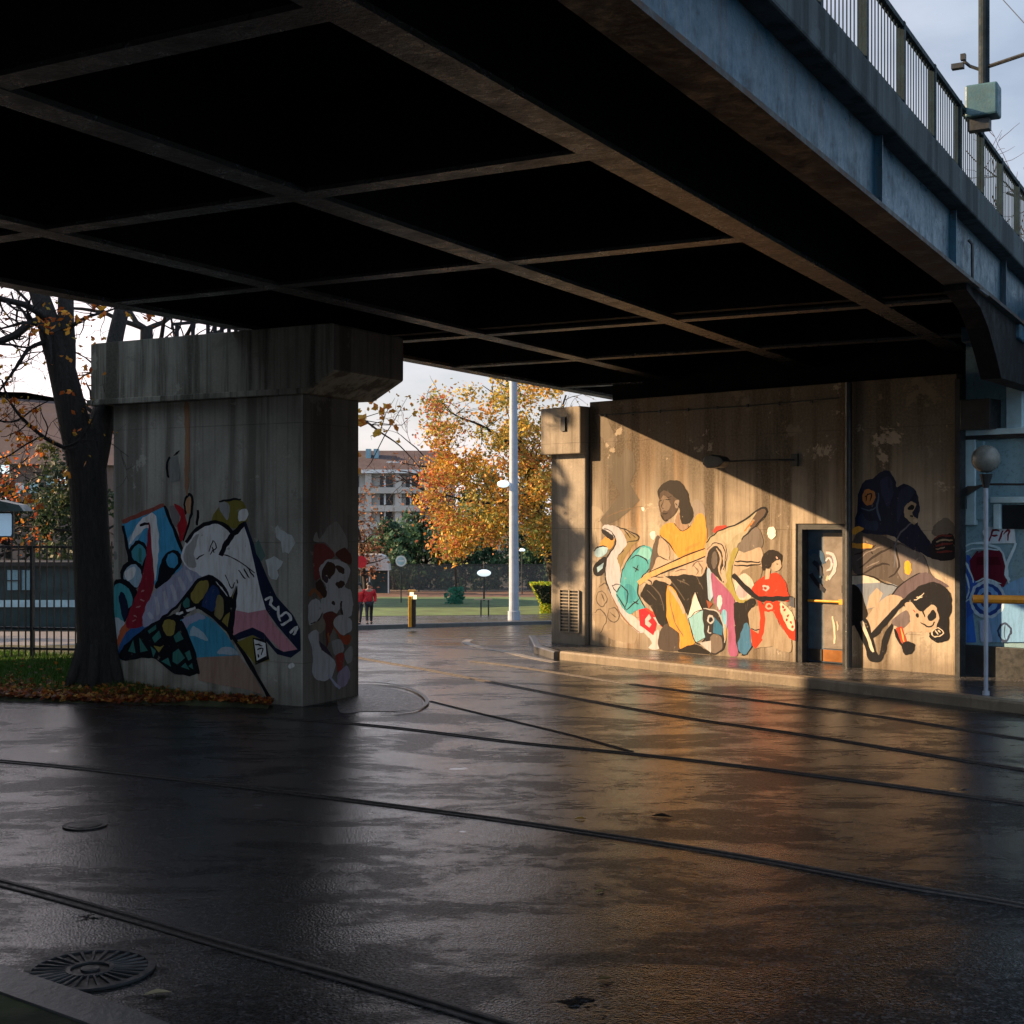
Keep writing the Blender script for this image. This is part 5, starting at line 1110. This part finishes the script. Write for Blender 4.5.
b=MB(); b.cyl((0,.05),.03,0,z+.1,8); b.build('pole',M['dark_steel'],rs)
# bollards
g=gd(412.5,627,.11); bo=empty('bollard_light',tuple(g),0,'yellow square bollard with a lit top on the far pavement','bollard'); s=g.y/F
b=MB(); b.box(-4.0*s,-.5*s,-.09,.09,0,31*s); b.build('body',M['yellow'],bo,bevel=.01)
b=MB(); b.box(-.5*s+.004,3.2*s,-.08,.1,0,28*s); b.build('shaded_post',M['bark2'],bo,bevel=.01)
b=MB(); b.box(-2.5*s,1.*s,-.10,-.0,31.2*s,35*s); b.box(1.01*s,4.2*s,-.10,.0,28.1*s,32*s); b.build('lamp_glass',M['lit'],bo)
b=MB(); b.box(-4.4*s,3.0*s,-.1,.1,35.1*s,37*s); b.build('lid',M['yellow'],bo)
g=Vector(((484-512)/F*74,74,tz(74)))
pl_=empty('park_lamp',tuple(g),0,'small park lamp with a glowing white bowl on the lawn edge','lamp post'); z=EYE+(HY-573)/F*74-g.z
b=MB(); b.cyl((0,0),.05,0,z,8); b.build('pole',M['dark_steel'],pl_); b=MB(); b.ball((0,0,z),.38,(1,.8,.5),14,8); b.build('lamp_bowl',M['litw'],pl_,smooth=True); b=MB(); b.cyl((0,0),.04,z+.15,z+.5,8); b.build('finial',M['dark_steel'],pl_)
g=Vector(((522-512)/F*84,84,tz(84))); pl2=empty('park_lamp',tuple(g),0,'faint white park lamp right of the tall lamp post among dark trees','lamp post'); z=EYE+(HY-550)/F*84-g.z
b=MB(); b.cyl((0,0),.04,0,z,8); b.build('pole',M['dark_steel'],pl2); b=MB(); b.ball((0,0,z),.2,(1,.8,.5),12,8); b.build('lamp_bowl',M['litw'],pl2,smooth=True)
# tall lamp post
g=gd(514,620,.11); tl=empty('street_lamp',tuple(g),0,'tall pale grey lamp post in the middle of the opening','street lamp'); s=g.y/F
b=MB(); b.tube([(0,0,0),(0,0,.35),(0,0,.36),(-.02,0,8.),(-.05,0,16.)],[6.2*s,6.2*s,5*s,4.*s,3.2*s],16); b.build('pole',M['grey_pole'],tl,smooth=False)
z=(620-484)*s; b=MB(); b.tube([(-.1,0,z),(-.3,-.05,z+.02)],.03,8); b.build('bracket',M['grey_pole'],tl); b=MB(); b.ball((-.42,-.05,z),.24,(1,.7,.6),14,8); b.build('lamp_head',M['litw'],tl,smooth=True)
# frame board on the lawn
g=gd(484,618); fbn=empty('lawn_board',tuple(g),0,'thin empty board frame on two legs in front of the park lamp','board'); s=g.y/F
b=MB()
for x in (-3,4.5): b.box(x*s-.03,x*s+.03,-.03,.03,0,18*s)
b.build('legs',M['dark_steel'],fbn); b=MB(); b.box(-10*s,8*s,-.03,.03,18*s,19*s); b.build('rail',M['sand'],fbn)
# hedge panel
g=gd(543,616); hp=empty('clipped_hedge',tuple(g),0,'bright yellow-green leafy shrub with a dark heart left of the wall end','shrub'); s=g.y/F; b=MB()
b.box(-.1,.1,-.1,.1,0,.7); b.build('stem',M['bark'],hp); b=MB()
for i in range(2600):
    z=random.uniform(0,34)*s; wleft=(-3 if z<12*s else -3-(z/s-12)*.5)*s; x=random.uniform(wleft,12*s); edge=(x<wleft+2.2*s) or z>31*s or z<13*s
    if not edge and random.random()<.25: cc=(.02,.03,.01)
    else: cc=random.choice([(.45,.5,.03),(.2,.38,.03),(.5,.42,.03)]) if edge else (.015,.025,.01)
    leafcard(b,(x,random.uniform(-.4,.4),z),random.uniform(.06,.13),(0,-1,.4),cc,.6)
b.build('foliage',M['leaf'],hp)
g=gd(548,606); b=MB(); 
# people walking on the far pavement
def skin_mesh(name,verts,edges,mat,parent,sub=2):
    me=bpy.data.meshes.new(name); me.from_pydata([v[:3] for v in verts],edges,[]); o=bpy.data.objects.new(name,me); C.objects.link(o); o.parent=parent
    me.materials.append(mat); sk=o.modifiers.new('skin','SKIN'); sk.use_smooth_shade=True
    for v,l in zip(me.skin_vertices[0].data,verts): v.radius=(l[3],l[4] if len(l)>4 else l[3])
    me.skin_vertices[0].data[0].use_root=True
    s=o.modifiers.new('sub','SUBSURF'); s.levels=sub; s.render_levels=sub; return o
def person(px,py,hpx,label,rz,st):
    g=gd(px,py,.11); sc=hpx/F*g.y/1.72; p=empty('person',tuple(g),rz,label,'person',None); p.scale=(sc,)*3
    V=[(0,0,.95,.15,.12),(0,0,1.15,.14,.10),(0,0,1.38,.17,.11),(0,0,1.5,.06),(0,-.02,1.6,.095,.11),(0,-.02,1.68,.08,.09),
       (.09,0,.88,.09),(.10,st*.18,.5,.065),(.10,st*.12-.04+.1*st,.08,.045),(.10,st*.2-.16,.03,.035),(-.09,0,.88,.09),(-.10,-st*.16,.5,.065),(-.10,-st*.35,.12,.045),(-.10,-st*.35-.13,.04,.035),
       (.20,0,1.40,.06),(.27,.05,1.12,.045),(.24,-.14,.92,.035),(.24,-.2,.86,.035),(-.20,0,1.40,.06),(-.27,.05,1.12,.045),(-.24,-.12,.92,.035),(-.24,-.18,.86,.035)]
    E=[(0,1),(1,2),(2,3),(3,4),(4,5),(0,6),(6,7),(7,8),(8,9),(0,10),(10,11),(11,12),(12,13),(2,14),(14,15),(15,16),(16,17),(2,18),(18,19),(19,20),(20,21)]
    skin_mesh('body',V,E,M['skin'],p)
    i=[0,6,7,8,10,11,12]; mp={k:n for n,k in enumerate(i)}
    skin_mesh('trousers',[(V[k][0],V[k][1],V[k][2],V[k][3]*1.12+.008,(V[k][4] if len(V[k])>4 else V[k][3])*1.12+.008) for k in i],[(mp[a],mp[c]) for a,c in E if a in mp and c in mp],M['cloth'],p)
    i=[0,1,2,14,15,16,18,19,20]; mp={k:n for n,k in enumerate(i)}
    skin_mesh('jacket',[(V[k][0],V[k][1],V[k][2]-(.08 if k==0 else 0),V[k][3]*1.2+.02,(V[k][4] if len(V[k])>4 else V[k][3])*1.2+.02) for k in i],[(mp[a],mp[c]) for a,c in E if a in mp and c in mp],M['red'],p)
    b=MB(); b.ball((0,.02,1.65),.115,(1,1.05,1.),14,10); b.build('hair',M['hair'],p,smooth=True)
    for x in (.10,-.10):
        y=(st*.22-.02 if x>0 else -st*.35)-.1; b=MB(); b.ball((x,y,.045),.12,(.5,1.1,.42),10,6); b.build('shoe',M['cloth'],p,smooth=True)
    b=MB(); b.ball((0,.20,1.22),.2,(.85,.55,1.15),12,8); b.build('backpack',M['red'],p,smooth=True)
    return p
person(369,624,41,'walker in a red jacket with a red backpack, right one of the pair',R(10),.9)
person(359.5,624.5,41,'walker in a red jacket half hidden behind the pier edge',R(-15),-.8)

# ------------------------------------------------------------------ building added out of view to shade the near road and pier
nb=empty('shade_building',(-30,-6,0),0,'unseen brown brick building added left of the camera to shade the road','building')
b=MB(); b.box(0,17,0,28.0,-.1,10.5); nbw=b.build('wall',M['brick'],nb)
b=MB(); b.box(-.2,17.25,-.2,28.2,10.5,10.8); b.build('shade_building_parapet',M['kerbd'],nb)
for k in range(8):
    for z in (1.2,5.6):
        b=MB(); b.box(17.005,17.05,1.2+k*3.4,3.2+k*3.4,z,z+2.4); b.build('window',M['glass'],nbw)

# ------------------------------------------------------------------ camera, sun, sky
cam=bpy.data.cameras.new('camera'); co=bpy.data.objects.new('camera',cam); C.objects.link(co)
co.location=(0,0,EYE); co.rotation_euler=(R(90),0,0); cam.sensor_width=36; cam.lens=36*F/1024; cam.shift_y=8/1024; cam.clip_end=3000; cam.clip_start=.05
bpy.context.scene.camera=co
AZ=R(172); EL=math.atan(.425*math.cos(R(151.25)-AZ))
sv=Vector((math.cos(AZ)*math.cos(EL),math.sin(AZ)*math.cos(EL),math.sin(EL)))
sun=bpy.data.lights.new('sun','SUN'); sun.energy=5.0; sun.angle=R(.5); sun.color=(1,.66,.36)
so=bpy.data.objects.new('sun',sun); C.objects.link(so); so.rotation_euler=sv.to_track_quat('Z','Y').to_euler()
w=bpy.data.worlds.new('World'); bpy.context.scene.world=w; w.use_nodes=True; nt=w.node_tree; nt.nodes.clear()
def wn(t,**k):
    x=nt.nodes.new(t)
    for a,b_ in k.items(): setattr(x,a,b_)
    return x
sky=wn('ShaderNodeTexSky',sky_type='NISHITA'); sky.sun_disc=False; sky.sun_elevation=EL; sky.sun_rotation=math.atan2(sv.x,sv.y); sky.air_density=1.; sky.dust_density=1.5; sky.ozone_density=2
tcn=wn('ShaderNodeTexCoord'); nz=wn('ShaderNodeTexNoise'); nz.inputs['Scale'].default_value=2.6; nz.inputs['Detail'].default_value=7; nz.inputs['Roughness'].default_value=.55
mp_=wn('ShaderNodeMapping'); mp_.inputs['Scale'].default_value=(1,1,2.6); nt.links.new(tcn.outputs['Generated'],mp_.inputs[0]); nt.links.new(mp_.outputs[0],nz.inputs['Vector'])
rg=wn('ShaderNodeMapRange'); rg.inputs[1].default_value=.36; rg.inputs[2].default_value=.66; rg.inputs[3].default_value=.35; rg.inputs[4].default_value=.97; nt.links.new(nz.outputs[0],rg.inputs[0])
# cloud colour: warm and bright low on the sun's side, blue grey opposite
dt=wn('ShaderNodeVectorMath',operation='DOT_PRODUCT'); dt.inputs[1].default_value=Vector((-.62,.78,-.25)).normalized()[:]; nt.links.new(tcn.outputs['Generated'],dt.inputs[0])
rg2=wn('ShaderNodeMapRange'); rg2.inputs[1].default_value=.35; rg2.inputs[2].default_value=.95; nt.links.new(dt.outputs['Value'],rg2.inputs[0])
mc=wn('ShaderNodeMix',data_type='RGBA'); mc.inputs[6].default_value=(3.9,4.9,6.2,1); mc.inputs[7].default_value=(14.5,12.3,12.2,1); nt.links.new(rg2.outputs[0],mc.inputs[0])
dt2=wn('ShaderNodeVectorMath',operation='DOT_PRODUCT'); dt2.inputs[1].default_value=Vector((-.35,-.9,.25)).normalized()[:]; nt.links.new(tcn.outputs['Generated'],dt2.inputs[0])
rg3=wn('ShaderNodeMapRange'); rg3.inputs[1].default_value=.25; rg3.inputs[2].default_value=.9; nt.links.new(dt2.outputs['Value'],rg3.inputs[0])
mc2=wn('ShaderNodeMix',data_type='RGBA'); nt.links.new(rg3.outputs[0],mc2.inputs[0]); nt.links.new(mc.outputs[2],mc2.inputs[6]); mc2.inputs[7].default_value=(8.2,9.4,10.8,1); mc=mc2
mx=wn('ShaderNodeMix',data_type='RGBA'); nt.links.new(rg.outputs[0],mx.inputs[0]); nt.links.new(sky.outputs[0],mx.inputs[6]); nt.links.new(mc.outputs[2],mx.inputs[7])
bg=wn('ShaderNodeBackground'); bg.inputs[1].default_value=.05; nt.links.new(mx.outputs[2],bg.inputs[0]); ow=wn('ShaderNodeOutputWorld'); nt.links.new(bg.outputs[0],ow.inputs[0])
sc=bpy.context.scene; sc.view_settings.view_transform='Standard'; sc.view_settings.look='None'; sc.view_settings.exposure=1.36; sc.view_settings.gamma=1
